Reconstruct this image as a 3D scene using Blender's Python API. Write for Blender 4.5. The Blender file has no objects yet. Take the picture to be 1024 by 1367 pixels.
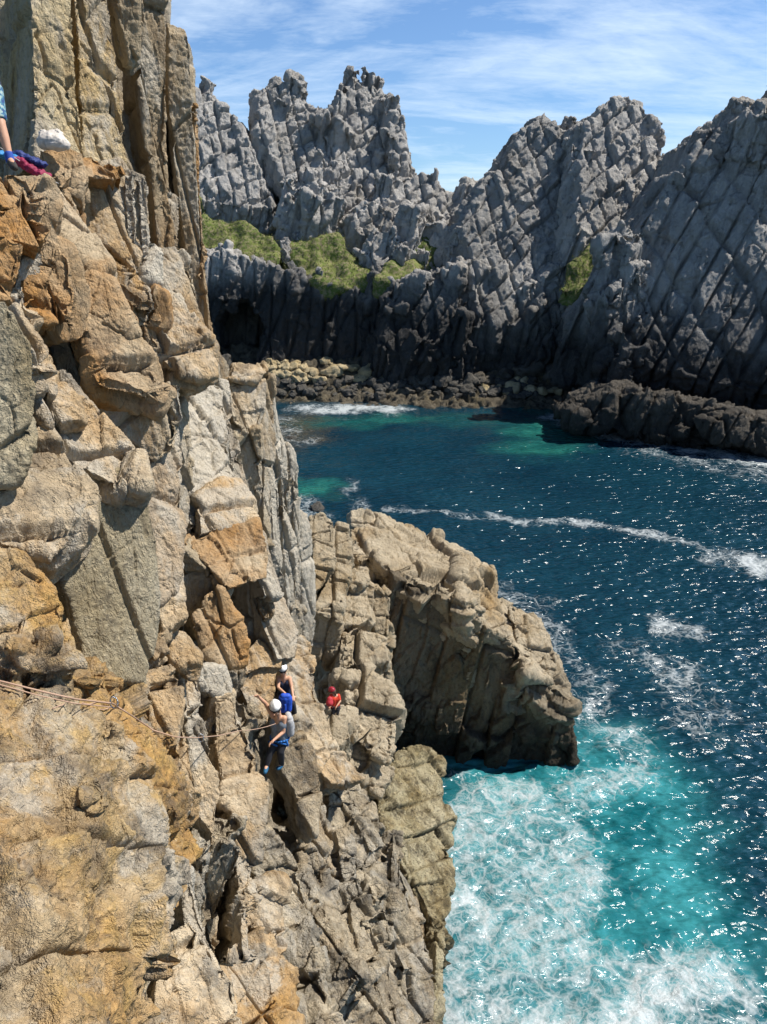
import bpy, bmesh, math, random
import numpy as np
from concurrent.futures import ThreadPoolExecutor
from mathutils import Vector, Matrix
R = math.radians
random.seed(7)
scene = bpy.context.scene
COL = scene.collection
# ------------------------------------------------------------------ camera
EYE = np.array([0.0, 0.0, 22.0]); PITCH = R(20); F = 976.0
cp, sp = math.cos(PITCH), math.sin(PITCH)
cam_d = bpy.data.cameras.new('camera'); cam = bpy.data.objects.new('camera', cam_d); COL.objects.link(cam)
cam.location = EYE; cam.rotation_euler = (R(90) - PITCH, 0, 0)
cam_d.sensor_fit = 'VERTICAL'; cam_d.sensor_height = 24; cam_d.lens = 24 * F / 1367
cam_d.clip_start = 0.05; cam_d.clip_end = 9000
scene.camera = cam

def ray(u, v):
    a = (u - 512) / F; b = (683.5 - v) / F
    return np.array([a, cp + b * sp, -sp + b * cp])
def P(u, v, t): return EYE + ray(u, v) * t
def on_plane(u, v, p0, n):
    r = ray(u, v); return EYE + r * (np.dot(p0 - EYE, n) / np.dot(r, n))
def W(u, v, z=0.0):
    r = ray(u, v); return EYE + r * ((z - EYE[2]) / r[2])
def unit(a):
    a = np.asarray(a, float); return a / np.linalg.norm(a)

# ------------------------------------------------------------------ noise
def _h(ix, iy, iz, seed):
    with np.errstate(over='ignore'):
        h = (ix.astype(np.uint32) * np.uint32(374761393)) ^ (iy.astype(np.uint32) * np.uint32(668265263)) ^ (iz.astype(np.uint32) * np.uint32(2246822519)) ^ np.uint32((seed * 3266489917) & 0xffffffff)
        h = (h ^ (h >> np.uint32(15))) * np.uint32(2246822519)
        h = (h ^ (h >> np.uint32(13))) * np.uint32(3266489917)
        return h ^ (h >> np.uint32(16))
def _f(h, k):
    with np.errstate(over='ignore'):
        g = (h + np.uint32(k * 0x9E3779B9 & 0xffffffff)) * np.uint32(2654435761)
        g = g ^ (g >> np.uint32(15))
        return (g & np.uint32(0xffffff)).astype(np.float32) / np.float32(0xffffff)
def _chunks(fn, p, n=120000):
    if len(p) <= n: return fn(p)
    with ThreadPoolExecutor(4) as ex: parts = list(ex.map(fn, [p[i:i + n] for i in range(0, len(p), n)]))
    if isinstance(parts[0], tuple): return tuple(np.concatenate(x) for x in zip(*parts))
    return np.concatenate(parts)
def vnoise(p, seed=0):
    def fn(p):
        i = np.floor(p).astype(np.int32); f = (p - i).astype(np.float32); w = f * f * f * (f * (f * 6 - 15) + 10)
        out = np.zeros(len(p), np.float32)
        for dx in (0, 1):
            wx = w[:, 0] if dx else 1 - w[:, 0]
            for dy in (0, 1):
                wy = wx * (w[:, 1] if dy else 1 - w[:, 1])
                for dz in (0, 1):
                    wz = wy * (w[:, 2] if dz else 1 - w[:, 2])
                    h = _h(i[:, 0] + dx, i[:, 1] + dy, i[:, 2] + dz, seed)
                    g = (_f(h, 1) - .5) * (f[:, 0] - dx) + (_f(h, 2) - .5) * (f[:, 1] - dy) + (_f(h, 3) - .5) * (f[:, 2] - dz)
                    out += wz * g
        return out * 2.2
    return _chunks(fn, np.asarray(p, np.float64))
def fbm(p, oct=4, seed=0, gain=.5):
    s = 0; a = 1; p = np.asarray(p, np.float64)
    for k in range(oct):
        s = s + a * vnoise(p * 2.03 ** k + 17.3 * k, seed + k); a *= gain
    return s
def worley(p, seed=0):
    """F1, F2, cell hash, offset to the nearest cell's centre"""
    def fn(p):
        i = np.floor(p).astype(np.int32); n = len(p)
        F1 = np.full(n, 9., np.float32); F2 = np.full(n, 9., np.float32); H = np.zeros(n, np.uint32); D = np.zeros((n, 3), np.float32)
        for dx in (-1, 0, 1):
            for dy in (-1, 0, 1):
                for dz in (-1, 0, 1):
                    h = _h(i[:, 0] + dx, i[:, 1] + dy, i[:, 2] + dz, seed)
                    d = np.stack([p[:, 0] - (i[:, 0] + dx + _f(h, 1)), p[:, 1] - (i[:, 1] + dy + _f(h, 2)), p[:, 2] - (i[:, 2] + dz + _f(h, 3))], 1).astype(np.float32)
                    r = np.sqrt((d * d).sum(1))
                    c = r < F1
                    F2 = np.where(c, F1, np.minimum(F2, r)); F1 = np.where(c, r, F1)
                    H = np.where(c, h, H); D[c] = d[c]
        return F1, F2, H, D
    return _chunks(fn, np.asarray(p, np.float64))
def sstep(a, b, x):
    x = np.clip((x - a) / (b - a), 0, 1); return x * x * (3 - 2 * x)

def frame(tilt_x=0.0, tilt_y=0.0, rot=0.0):
    return np.array((Matrix.Rotation(tilt_x, 3, 'X') @ Matrix.Rotation(tilt_y, 3, 'Y') @ Matrix.Rotation(rot, 3, 'Z')))
def facet(p, seed=0):
    """piecewise flat noise: random heights on a tetrahedral lattice, joined by planes"""
    def fn(p):
        q = p + p.sum(1, keepdims=True) / 3
        i = np.floor(q).astype(np.int32); f = (q - i).astype(np.float32)
        o = np.argsort(-f, axis=1); fs = np.take_along_axis(f, o, 1)
        c = i.copy(); val = (1 - fs[:, 0]) * _f(_h(c[:, 0], c[:, 1], c[:, 2], seed), 1); r = np.arange(len(p))
        for k in range(3):
            c[r, o[:, k]] += 1
            w = fs[:, k] - (fs[:, k + 1] if k < 2 else 0)
            val += w * _f(_h(c[:, 0], c[:, 1], c[:, 2], seed), 1)
        return val - .5
    return _chunks(fn, np.asarray(p, np.float64))
def bricks(q, seed, wob=.10):
    """jointed rock: straight-sided columns split at random heights -> step, tilt term, distance to the nearest joint"""
    def ax(x, k):
        z = np.zeros((len(x), 3)); z[:, 0] = x * .7; z[:, 1] = k * 13.1
        return x + .55 * vnoise(z, seed + k)
    w = wob * np.stack([vnoise(q * .55 + k * 9.1, seed + 20 + k) for k in range(3)], 1)
    x, y, z = ax(q[:, 0] + w[:, 0], 1), ax(q[:, 1] + w[:, 1], 2), q[:, 2] + w[:, 2]
    kx, ky = np.floor(x).astype(np.int32), np.floor(y).astype(np.int32)
    h0 = _h(kx, ky, kx * 0, seed + 5); z = z * (.7 + .7 * _f(h0, 1)) + _f(h0, 2) * 7 + (x - kx - .5) * (_f(h0, 3) - .5) * .6
    kz = np.floor(z).astype(np.int32); H = _h(kx, ky, kz, seed + 6)
    fx, fy, fz = x - kx, y - ky, z - kz
    tilt = (fx - .5) * (_f(H, 5) - .5) + (fy - .5) * (_f(H, 6) - .5) + (fz - .5) * (_f(H, 7) - .5)
    return _f(H, 4) - .5, tilt, np.minimum(np.minimum(fx, 1 - fx), np.minimum(fy, 1 - fy)), np.minimum(fz, 1 - fz), H
def rock_disp(p, S, seed, aniso=(1, 1, 3.2), fr=None, amp=.085, crack=.16, fine=.04, tilt=1.0, warp=.14, lay=2, fac=.29, ffac=1.0, brick=1.0, wob=.12, hj=.7, bs=None, bseed=None, ban=None, bfr=None, cw=.055):
    fr = frame(R(4), R(4), R(40)) if fr is None else fr
    q0 = (p @ fr) / S; an = np.array(aniso)
    # joints: shared by all blocks of one cliff when bs and bseed are given, so that the cracks run on from block to block
    bs = bs or S; bseed = seed if bseed is None else bseed
    qb = (p @ (fr if bfr is None else bfr)) / (bs * (an if ban is None else np.array(ban)))
    st, tl, de, dz, H = bricks(qb, bseed + 300, wob)
    op = sstep(-.2, .3, vnoise(qb * .8, bseed + 95)); brick = brick * bs / S
    d = brick * (amp * (st * 2.6 + tl * 2.2) - crack * 1.25 * (1 - sstep(.0, cw, de)) * (.5 + .7 * op) - crack * hj * (1 - sstep(0, .028, dz)))
    cell = _f(H, 8) * .6
    q = q0 + warp * np.stack([vnoise(q0 * 1.1 + k * 31.7, seed + 50 + k) for k in range(3)], 1)
    q = q + .03 * np.stack([vnoise(q * 7 + k * 11.7, seed + 60 + k) for k in range(3)], 1)
    for k, sc in list(enumerate((.62, .26)))[:lay]:
        a2 = 1 + (an - 1) * .45
        F1, F2, H, D = worley(q / (sc * a2), seed + 11 * k)
        t = (D[:, 0] * (_f(H, 5) - .5) + D[:, 1] * (_f(H, 6) - .5) + D[:, 2] * (_f(H, 7) - .5)) * 2.2 * tilt
        g = 1 - sstep(.0, .06, F2 - F1); op = sstep(.0, .4, vnoise(q / sc * .8, seed + 90 + k))
        d = d + sc * (amp * ((_f(H, 4) - .5) * 1.1 + t) - crack * g * op)
        cell = cell + _f(H, 8) * (.25 if k == 0 else .15)
    a2 = 1 + (an - 1) * .35
    for k, (sc, a) in enumerate(((1.1, .46), (.45, .22), (.18, .1), (.075, .05))):
        d = d + fac * a * (ffac if k > 1 else 1) * facet(q / (sc * a2) + 7.7 * k, seed + 30 + k)
    d = d + fine * .8 * fbm(q * 11, 3, seed + 77, .6)
    return (d * S).astype(np.float64), cell

# ------------------------------------------------------------------ mesh helpers
def link(name, me, mat=None, parent=None):
    o = bpy.data.objects.new(name, me); COL.objects.link(o)
    if mat is not None and me is not None: me.materials.append(mat)
    if parent is not None: o.parent = parent
    return o
def tag(o, label=None, cat=None, group=None, kind=None):
    for k, v in (('label', label), ('category', cat), ('group', group), ('kind', kind)):
        if v: o[k] = v
    return o
def empty(name, loc, label=None, cat=None, group=None, kind=None):
    o = bpy.data.objects.new(name, None); COL.objects.link(o); o.location = loc; o.empty_display_size = .2
    return tag(o, label, cat, group, kind)
def adopt(child, parent):
    child.parent = parent; child.matrix_parent_inverse = Matrix.Translation(parent.location).inverted()
def mesh_np(name, v, faces):
    me = bpy.data.meshes.new(name)
    v = np.asarray(v, np.float32)
    if isinstance(faces, np.ndarray):
        k = faces.shape[1]
        me.vertices.add(len(v)); me.vertices.foreach_set('co', v.ravel())
        me.loops.add(faces.size); me.loops.foreach_set('vertex_index', faces.astype(np.int32).ravel())
        me.polygons.add(len(faces)); me.polygons.foreach_set('loop_start', np.arange(0, faces.size, k, dtype=np.int32))
        me.update(calc_edges=True); me.validate()
    else:
        me.from_pydata([tuple(map(float, a)) for a in v], [], faces); me.update()
    return me
def co(me):
    a = np.empty(len(me.vertices) * 3, np.float32); me.vertices.foreach_get('co', a); return a.reshape(-1, 3).astype(np.float64)
def nor(me):
    a = np.empty(len(me.vertices) * 3, np.float32); me.vertices.foreach_get('normal', a); return a.reshape(-1, 3).astype(np.float64)
def set_co(me, v): me.vertices.foreach_set('co', np.asarray(v, np.float32).ravel()); me.update()
def attr(me, name, val):
    a = me.attributes.get(name) or me.attributes.new(name, 'FLOAT', 'POINT'); a.data.foreach_set('value', np.asarray(val, np.float32))
def relax(me, v, it):
    if not it: return v
    e = np.empty(len(me.edges) * 2, np.int32); me.edges.foreach_get('vertices', e); e = e.reshape(-1, 2)
    deg = np.bincount(e.ravel(), minlength=len(v))[:, None].clip(1)
    for _ in range(it):
        s = np.zeros_like(v)
        for k in range(3):
            s[:, k] = np.bincount(e[:, 0], v[e[:, 1], k], len(v)) + np.bincount(e[:, 1], v[e[:, 0], k], len(v))
        v = v * .4 + (s / deg) * .6
    return v
def smooth(me, on=True): me.polygons.foreach_set('use_smooth', np.full(len(me.polygons), on)); me.update()

def remesh(v, faces, vox):
    me = mesh_np('tmp', v, faces)
    bm = bmesh.new(); bm.from_mesh(me); bmesh.ops.recalc_face_normals(bm, faces=bm.faces); bmesh.ops.triangulate(bm, faces=bm.faces); bm.to_mesh(me); bm.free()
    o = bpy.data.objects.new('tmp', me); COL.objects.link(o)
    m = o.modifiers.new('r', 'REMESH'); m.mode = 'VOXEL'; m.voxel_size = vox
    dg = bpy.context.evaluated_depsgraph_get(); dg.update()
    out = bpy.data.meshes.new_from_object(o.evaluated_get(dg), depsgraph=dg)
    bpy.data.objects.remove(o); bpy.data.meshes.remove(me)
    return out
SEED = [100]
def finish(me, name, mat, parent, S, seed=None, rel=2, label=None, post=0, **kw):
    v = relax(me, co(me), rel); set_co(me, v)
    SEED[0] += 1
    d, c = rock_disp(v, S, seed or SEED[0], **kw)
    set_co(me, relax(me, v + nor(me) * d[:, None], post)); attr(me, 'cell', c)
    me.name = name
    o = link(name, me, mat); smooth(me, True)
    if parent is not None: adopt(o, parent)
    if label: o['label'] = label
    return o

def prism(poly, ref, n, depth, ext=None, inset=.9, bulge=None):
    n = unit(n); p0 = P(*ref)
    V = np.array([on_plane(u, v, p0, n) for u, v in poly])
    c = V.mean(0)
    if ext is None: ext = unit(unit(c - EYE) * .55 - n * .75)
    else: ext = unit(ext)
    size = np.sqrt(((V - c) ** 2).sum(1).mean())
    if bulge is None: bulge = .06 * size
    k = len(V)
    A = c + (V - c) * inset + n * bulge
    B = c + (V - c) * 1.0 + ext * depth
    vv = np.concatenate([A, V, B]); fs = [list(range(k)), list(range(2 * k, 3 * k))[::-1]]
    for i in range(k):
        j = (i + 1) % k
        fs.append([i, k + i, k + j, j]); fs.append([k + i, 2 * k + i, 2 * k + j, k + j])
    return vv, fs
PX = 1.15
BOXF = [[0, 1, 3, 2], [4, 6, 7, 5], [0, 4, 5, 1], [2, 3, 7, 6], [0, 2, 6, 4], [1, 5, 7, 3]]
def merge(parts):
    V = []; Fc = []; b = 0
    for v, f in parts:
        V.append(np.asarray(v)); Fc += [[i + b for i in q] for q in f]; b += len(v)
    return np.concatenate(V), Fc
def chip(c, n, size, rr, tall=2.0, lean=.25, axis=(.15, 0, 1)):
    """one angular block of rock: a box with jittered corners, its long axis near vertical"""
    up = unit(unit(axis) + np.array([rr.gauss(0, lean), rr.gauss(0, lean), 0])); x = unit(np.cross(up, unit(np.asarray(n) + np.array([rr.gauss(0, .4), rr.gauss(0, .4), 0])))); y = np.cross(up, x)
    w, d, h = size * rr.uniform(.6, 1.2), size * rr.uniform(.6, 1.1), size * tall * rr.uniform(.5, 1.2)
    V = []
    for i in (-1, 1):
        for j in (-1, 1):
            for k in (-1, 1):
                s_ = rr.uniform(.65, 1.1) * (rr.uniform(.55, .95) if k > 0 else 1)
                V.append(c + x * i * w * .5 * s_ + y * j * d * .5 * s_ + up * k * h * .5 * rr.uniform(.75, 1.1))
    return V, BOXF
def inpoly(poly, u, v):
    c = False
    for (a, b), (e, f) in zip(poly, poly[1:] + poly[:1]):
        if (b > v) != (f > v) and u < (e - a) * (v - b) / (f - b) + a: c = not c
    return c
def chips(poly, ref, n, count, size, seed, tall=2.0, off=.3, rim=.0, lean=.25, axis=(.15, 0, 1), edge=0):
    rr = random.Random(seed); n = unit(n); p0 = P(*ref); out = []
    us = [a for a, _ in poly]; vs_ = [b for _, b in poly]
    while len(out) < count:
        if rr.random() < rim:
            i = rr.randrange(len(poly)); (a, b), (e, f) = poly[i], poly[(i + 1) % len(poly)]; s_ = rr.random(); u, v = a + (e - a) * s_, b + (f - b) * s_
            if v > min(vs_) * .45 + max(vs_) * .55: continue
            o = -.6; k = .7
        else:
            u, v = rr.uniform(min(us), max(us)), rr.uniform(min(vs_), max(vs_)); o = off; k = 1
            if not inpoly(poly, u, v) or not inpoly(poly, u, v - edge): continue
        sz = size * rr.uniform(.6, 1.5) * k
        out.append(chip(on_plane(u, v, p0, n) + n * sz * (o + rr.uniform(-.25, .25)), n, sz, rr, tall, lean, axis))
    return out
def block(name, mat, parent, poly, ref, n, depth, S=None, ext=None, inset=.95, bulge=None, rel=1, px=PX, chip_n=0, chip_s=1, chip_k={}, **kw):
    base = prism(poly, ref, n, depth, ext, inset, bulge)
    ch = chips(poly, ref, n, chip_n, chip_s, len(poly) * 13 + int(ref[0]), **chip_k) if chip_n else []
    vv, fs = merge([base] + ch)
    me = remesh(vv, fs, max(.014, ref[2] / 730 * px))
    if S is None: S = .035 * ref[2] + .25
    return finish(me, name, mat, parent, S, rel=rel, **kw)

def cubic(ctrl, m):
    """Catmull-Rom through control points along axis 0, m samples per span"""
    c = np.concatenate([2 * ctrl[:1] - ctrl[1:2], ctrl, 2 * ctrl[-1:] - ctrl[-2:-1]]); out = []
    for i in range(len(ctrl) - 1):
        for s in np.arange(m) / m:
            p0, p1, p2, p3 = c[i:i + 4]
            out.append(.5 * (2 * p1 + (p2 - p0) * s + (2 * p0 - 5 * p1 + 4 * p2 - p3) * s ** 2 + (3 * p1 - p0 - 3 * p2 + p3) * s ** 3))
    out.append(ctrl[-1]); return np.array(out)
def sheet(name, mat, parent, grid, mr, mc, back, S, vox=None, extra=None, **kw):
    """closed shell lofted through rows of world points, its back pushed along `back`"""
    g = cubic(np.asarray(grid, float), mr); g = np.swapaxes(cubic(np.swapaxes(g, 0, 1), mc), 0, 1)
    r, c = g.shape[:2]; V = g.reshape(-1, 3); idx = np.arange(r * c).reshape(r, c)
    q = np.stack([idx[:-1, :-1], idx[1:, :-1], idx[1:, 1:], idx[:-1, 1:]], -1).reshape(-1, 4)
    rim = np.concatenate([idx[0, :], idx[1:, -1], idx[-1, -2::-1], idx[-2:0:-1, 0]])
    N0 = len(V); j = np.roll(rim, -1)
    side = np.stack([rim, j, j + N0, rim + N0], -1)
    VV, FF = np.concatenate([V, V + np.asarray(back, float)]), np.concatenate([q, q[:, ::-1] + N0, side])
    kw.setdefault('rel', 0)
    if vox:
        VV, FF = merge([(VV, FF.tolist())] + (extra(g) if extra else []))
        me = remesh(VV, FF, vox); kw['rel'] = 1
    else: me = mesh_np(name, VV, FF)
    return finish(me, name, mat, parent, S, **kw)

# ------------------------------------------------------------------ node helpers
class NT:
    def __init__(self, name):
        self.m = bpy.data.materials.new(name); self.m.use_nodes = True; self.t = self.m.node_tree; self.t.nodes.clear()
    def n(self, typ, _in=None, **kw):
        x = self.t.nodes.new(typ)
        for k, v in kw.items(): setattr(x, k, v)
        for k, v in (_in or {}).items(): self.set(x, k, v)
        return x
    def set(self, x, k, v):
        s = x.inputs[k]
        if isinstance(v, bpy.types.NodeSocket): self.t.links.new(v, s)
        elif isinstance(v, bpy.types.Node): self.t.links.new(v.outputs[0], s)
        else: s.default_value = v
    def pos(self, scale=(1, 1, 1), rot=(0, 0, 0)):
        g = self.n('ShaderNodeNewGeometry')
        return self.n('ShaderNodeMapping', {'Vector': g.outputs['Position'], 'Scale': scale, 'Rotation': rot}).outputs[0]
    def noise(self, vec, scale, detail=5, rough=.6, dist=0):
        return self.n('ShaderNodeTexNoise', {'Vector': vec, 'Scale': scale, 'Detail': detail, 'Roughness': rough, 'Distortion': dist}).outputs[0]
    def ramp(self, fac, stops):
        x = self.n('ShaderNodeValToRGB', {'Fac': fac}); e = x.color_ramp.elements
        while len(e) < len(stops): e.new(.5)
        for el, (p, c) in zip(e, stops):
            el.position = p; el.color = (c, c, c, 1) if isinstance(c, (int, float)) else (*c, 1)
        return x.outputs[0]
    def mix(self, fac, a, b, mode='MIX'):
        x = self.n('ShaderNodeMix', data_type='RGBA', blend_type=mode); x.clamp_factor = True
        for i, v in ((0, fac), (6, a), (7, b)):
            if isinstance(v, tuple): v = (*v, 1)
            self.set(x, i, v)
        return x.outputs[2]
    def math(self, op, a, b=None, c=None):
        x = self.n('ShaderNodeMath', operation=op)
        for i, v in enumerate((a, b, c)):
            if v is not None: self.set(x, i, v)
        return x.outputs[0]
    def attr(self, name): return self.n('ShaderNodeAttribute', attribute_name=name).outputs['Fac']
    def out(self, sh): self.n('ShaderNodeOutputMaterial', {'Surface': sh}); return self.m
def simple(name, col, rough=.7, noise=0, **kw):
    t = NT(name); c = (*col, 1)
    if noise:
        f = t.noise(t.n('ShaderNodeTexCoord').outputs['Object'], noise, 4)
        c = t.mix(t.ramp(f, [(.35, 0.), (.65, 1.)]), tuple(x * .8 for x in col), tuple(min(1, x * 1.15) for x in col))
    b = t.n('ShaderNodeBsdfPrincipled', {'Base Color': c, 'Roughness': rough, **kw})
    return t.out(b.outputs[0])

def rock_mat(name, pale, mid, dark, orange, oamt=.5, damt=.4, L=1.0, streak=(1, 1, .25), bump=.5, wet=None, gold=None, spots=.3, rot=(0, 0, 0), lich=None):
    """L: size in metres of the main blotches; wet: (z0, z1, colour) low dark band: tide wet, on far cliffs lichen and painted shade too; amounts 0..1"""
    t = NT(name); p = t.pos(); ps = t.pos(streak, rot)
    n1 = t.noise(p, .55 / L, 6, .65, .4); n2 = t.noise(ps, 1.5 / L, 7, .7, .3); n3 = t.noise(p, 9 / L, 6 if L < 4 else 4, .75 if L < 4 else .68); n4 = t.noise(ps, .45 / L, 5, .6, .6)
    cell = t.attr('cell')
    base = t.mix(t.ramp(n1, [(.36, 0.), (.64, 1.)]), mid, pale)
    base = t.mix(t.math('MULTIPLY', t.ramp(cell, [(.2, 0.), (.8, 1.)]), .45), base, t.mix(.5, base, pale))
    lo = .72 - .4 * oamt
    o = t.ramp(t.math('ADD', t.math('MULTIPLY', n4, .75), t.math('MULTIPLY', n2, .25)), [(lo - .07, 0.), (lo + .13, 1.)])
    base = t.mix(t.math('MULTIPLY', o, .9), base, t.mix(t.ramp(n3, [(.35, 0.), (.7, 1.)]), orange, tuple(x * .62 for x in orange)))
    if lich:
        g = t.ramp(t.noise(ps, 1.1, 7, .72, .6), [(.48, 0.), (.59, 1.)])
        base = t.mix(t.math('MULTIPLY', g, .75), base, t.mix(n3, lich, tuple(x * .7 for x in lich)))
    if gold:
        g = t.ramp(t.noise(p, 1.3 / L, 7, .7, .5), [(.5, 0.), (.6, 1.)])
        base = t.mix(t.math('MULTIPLY', g, .6), base, gold)
    lo = .74 - .36 * damt
    d = t.ramp(n2, [(lo - .06, 0.), (lo + .14, 1.)])
    base = t.mix(t.math('MULTIPLY', d, .8), base, dark)
    sp_ = t.ramp(n3, [(.54, 0.), (.64, 1.)])
    base = t.mix(t.math('MULTIPLY', sp_, spots), base, dark)
    sp2 = t.ramp(t.noise(p, 5.3 / L, 6, .75), [(.58, 0.), (.7, 1.)])
    base = t.mix(t.math('MULTIPLY', sp2, spots), base, tuple(min(1, x * 1.25) for x in pale))
    fr_ = t.ramp(t.noise(p, 26 / L, 4, .8), [(.42, 0.), (.6, 1.)])
    base = t.mix(t.math('MULTIPLY', fr_, .16 if L < 4 else .12), base, t.mix(.62, base, dark))
    rough = .85
    if wet:
        z = t.n('ShaderNodeSeparateXYZ', {0: t.n('ShaderNodeNewGeometry').outputs['Position']}).outputs[2]
        zz = t.math('ADD', z, t.math('MULTIPLY', t.math('SUBTRACT', n1, .5), (wet[1] - wet[0]) * 1.6))
        f = t.n('ShaderNodeMapRange', {0: zz, 1: wet[0], 2: wet[1], 3: 1., 4: 0.}).outputs[0]
        base = t.mix(t.math('MULTIPLY', f, .93), base, t.mix(sp_, wet[2], tuple(x * 2.2 for x in wet[2])))
    hgt = t.math('ADD', t.math('MULTIPLY', n3, .36), t.math('MULTIPLY', n2, .8))
    pr = t.pos((1, 1, .3), (R(6), R(8), R(20)))
    r1 = t.math('ABSOLUTE', t.math('SUBTRACT', t.noise(pr, 3.2 / L, 5, .65, .2), .5)); r2 = t.math('ABSOLUTE', t.math('SUBTRACT', t.noise(p, 12 / L, 4, .7), .5))
    hgt = t.math('ADD', hgt, t.math('ADD', t.math('MULTIPLY', t.math('MINIMUM', r1, .06), 4.5), t.math('MULTIPLY', t.math('MINIMUM', r2, .1), 1.5)))
    bp = t.n('ShaderNodeBump', {'Height': hgt, 'Strength': bump, 'Distance': .13 * L})
    b = t.n('ShaderNodeBsdfPrincipled', {'Base Color': base, 'Roughness': rough, 'Normal': bp.outputs[0], 'Specular IOR Level': .25})
    return t.out(b.outputs[0])
# ------------------------------------------------------------------ near cliff
# colours
PALE = (.46, .39, .29); MID = (.30, .255, .19); GREY = (.36, .35, .33); DARK = (.085, .075, .062); OR = (.51, .25, .065); GOLD = (.44, .29, .10)
M_wall = rock_mat('lichen_wall_rock', (.66, .56, .37), (.44, .37, .24), DARK, (.60, .35, .075), .58, .45, 1.1, (1, 1, .18), .8, lich=(.60, .545, .45))
M_orange = rock_mat('orange_lichen_rock', (.58, .47, .325), (.40, .30, .18), DARK, OR, .64, .38, .8, (1, 1, .5), .7)
M_pale = rock_mat('pale_dry_rock', (.64, .52, .36), (.43, .33, .21), DARK, (.54, .30, .09), .55, .54, 1.0, (1, 1, .5), .7, lich=(.60, .545, .45))
M_olive = rock_mat('olive_weathered_rock', (.52, .45, .315), (.36, .305, .205), DARK, (.40, .28, .11), .45, .42, .7, (1, 1, .16), .9, spots=.5, lich=(.60, .545, .45))
M_grey = rock_mat('grey_rock_face', (.60, .535, .43), (.42, .365, .28), DARK, (.46, .28, .12), .4, .4, 1.1, (1, 1, .3), .7, lich=(.60, .545, .45))
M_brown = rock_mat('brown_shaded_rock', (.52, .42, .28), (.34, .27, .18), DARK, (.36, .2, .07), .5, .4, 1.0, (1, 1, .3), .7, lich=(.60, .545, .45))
M_gold = rock_mat('golden_near_rock', (.60, .485, .32), (.43, .325, .19), (.11, .09, .07), (.56, .31, .09), .66, .56, .62, (1, 1, .55), .8, gold=(.54, .345, .11), spots=.4, lich=(.60, .545, .45))
M_low = rock_mat('beige_sea_worn_rock', (.62, .52, .37), (.40, .325, .22), DARK, (.42, .27, .12), .42, .64, 1.0, (1, 1, .45), .9, lich=(.60, .545, .45))
M_tide = rock_mat('barnacled_tide_rock', (.60, .52, .34), (.36, .30, .165), (.035, .03, .024), (.34, .23, .08), .45, .6, .8, (1, 1, .7), 1.0, wet=(-.3, .9, (.022, .02, .016)), spots=.9)

cliff = empty('sea_cliff', (-3.5, 12, 0), 'tall ochre and grey climbing cliff filling the left side, split into slabs, pillars and blocks', 'cliff')
nL = (.8, -.45, .4); nT = (.4, -.4, .82)
# filler body of the cliff: rows of (v, u right, t left, t right)
rows = [(-80, 205, 12.5, 17), (0, 208, 12.5, 17), (100, 235, 12.5, 18), (200, 243, 11.5, 18.5), (300, 252, 10, 18.5), (400, 262, 8.6, 18), (480, 300, 8, 19), (560, 345, 7.8, 21), (640, 385, 7.8, 22), (720, 392, 7.8, 23), (800, 396, 7.5, 23.5),
        (860, 402, 7.2, 23.5), (920, 416, 6.9, 23.5), (1000, 452, 6.2, 25), (1060, 500, 5.8, 27), (1120, 540, 5.6, 27), (1200, 580, 5.2, 25.2), (1300, 590, 4.9, 23.3), (1380, 596, 4.6, 21.3), (1460, 600, 4.4, 19.5)]
NICHE = [(370, 1064, 34, 62, 6), (304, 1210, 20, 90, 4.5), (266, 800, 22, 50, 4), (106, 490, 24, 55, 3), (238, 690, 10, 100, 2.5), (334, 950, 10, 45, 2.5), (440, 870, 16, 40, 3), (250, 900, 30, 22, 1.5), (62, 440, 30, 18, 1.5)]
rv = [r[0] for r in rows]
def body_t(u, v):
    ur, tl, tr = (float(np.interp(v, rv, [r[k] for r in rows])) for k in (1, 2, 3))
    f = min(1, (u + 90) / (ur + 90)); t_ = 1 / ((1 / tl) * (1 - f) + (1 / tr) * f)
    t_ += 2.6 * float(sstep(1040, 1110, np.float64(v)) * sstep(290, 350, np.float64(u)))
    return t_ + sum(d * math.exp(-((u - a) / ru) ** 2 - ((v - b) / rw) ** 2) for a, b, ru, rw, d in NICHE)
grid = []
for v in np.linspace(-80, 1460, 46):
    ur = float(np.interp(v, rv, [r[1] for r in rows]))
    grid.append([P(u, v, body_t(u, v)) for u in np.linspace(-90, ur, 30)])
def body_chips(g):
    rr = random.Random(5); out = []; r, c = g.shape[:2]
    for _ in range(300):
        i, j = rr.randrange(int(r * .34), r - 2), int((c - 1) * .96 * rr.random() ** .8); p = g[i, j]; t = np.linalg.norm(p - EYE)
        d_ = p - EYE; dz = d_[1] * cp - d_[2] * sp; u_ = 512 + F * d_[0] / dz; v_ = 683.5 - F * (d_[1] * sp + d_[2] * cp) / dz
        if v_ > 1040 and u_ > 290: continue
        if any(abs(u_ - n_[0]) < n_[2] * 1.3 and abs(v_ - n_[1]) < n_[3] * 1.2 for n_ in NICHE): continue
        sz = (.05 * t + .1) * rr.uniform(.5, 1.3); out.append(chip(p + np.array([.15, -.15, 0]) * sz, nL, sz, rr, 2.2, .2))
    return out
sheet('cliff_body', M_low, cliff, grid, 2, 2, (-2, 2.5, -.5), .95, vox=.042, extra=body_chips, amp=.075, crack=.14, fac=.25, aniso=(1, 1, 3.2), bs=.95, bseed=777, ban=(1, 1, 4.2), bfr=frame(R(5), R(-7), R(40)), cw=.06)

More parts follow.
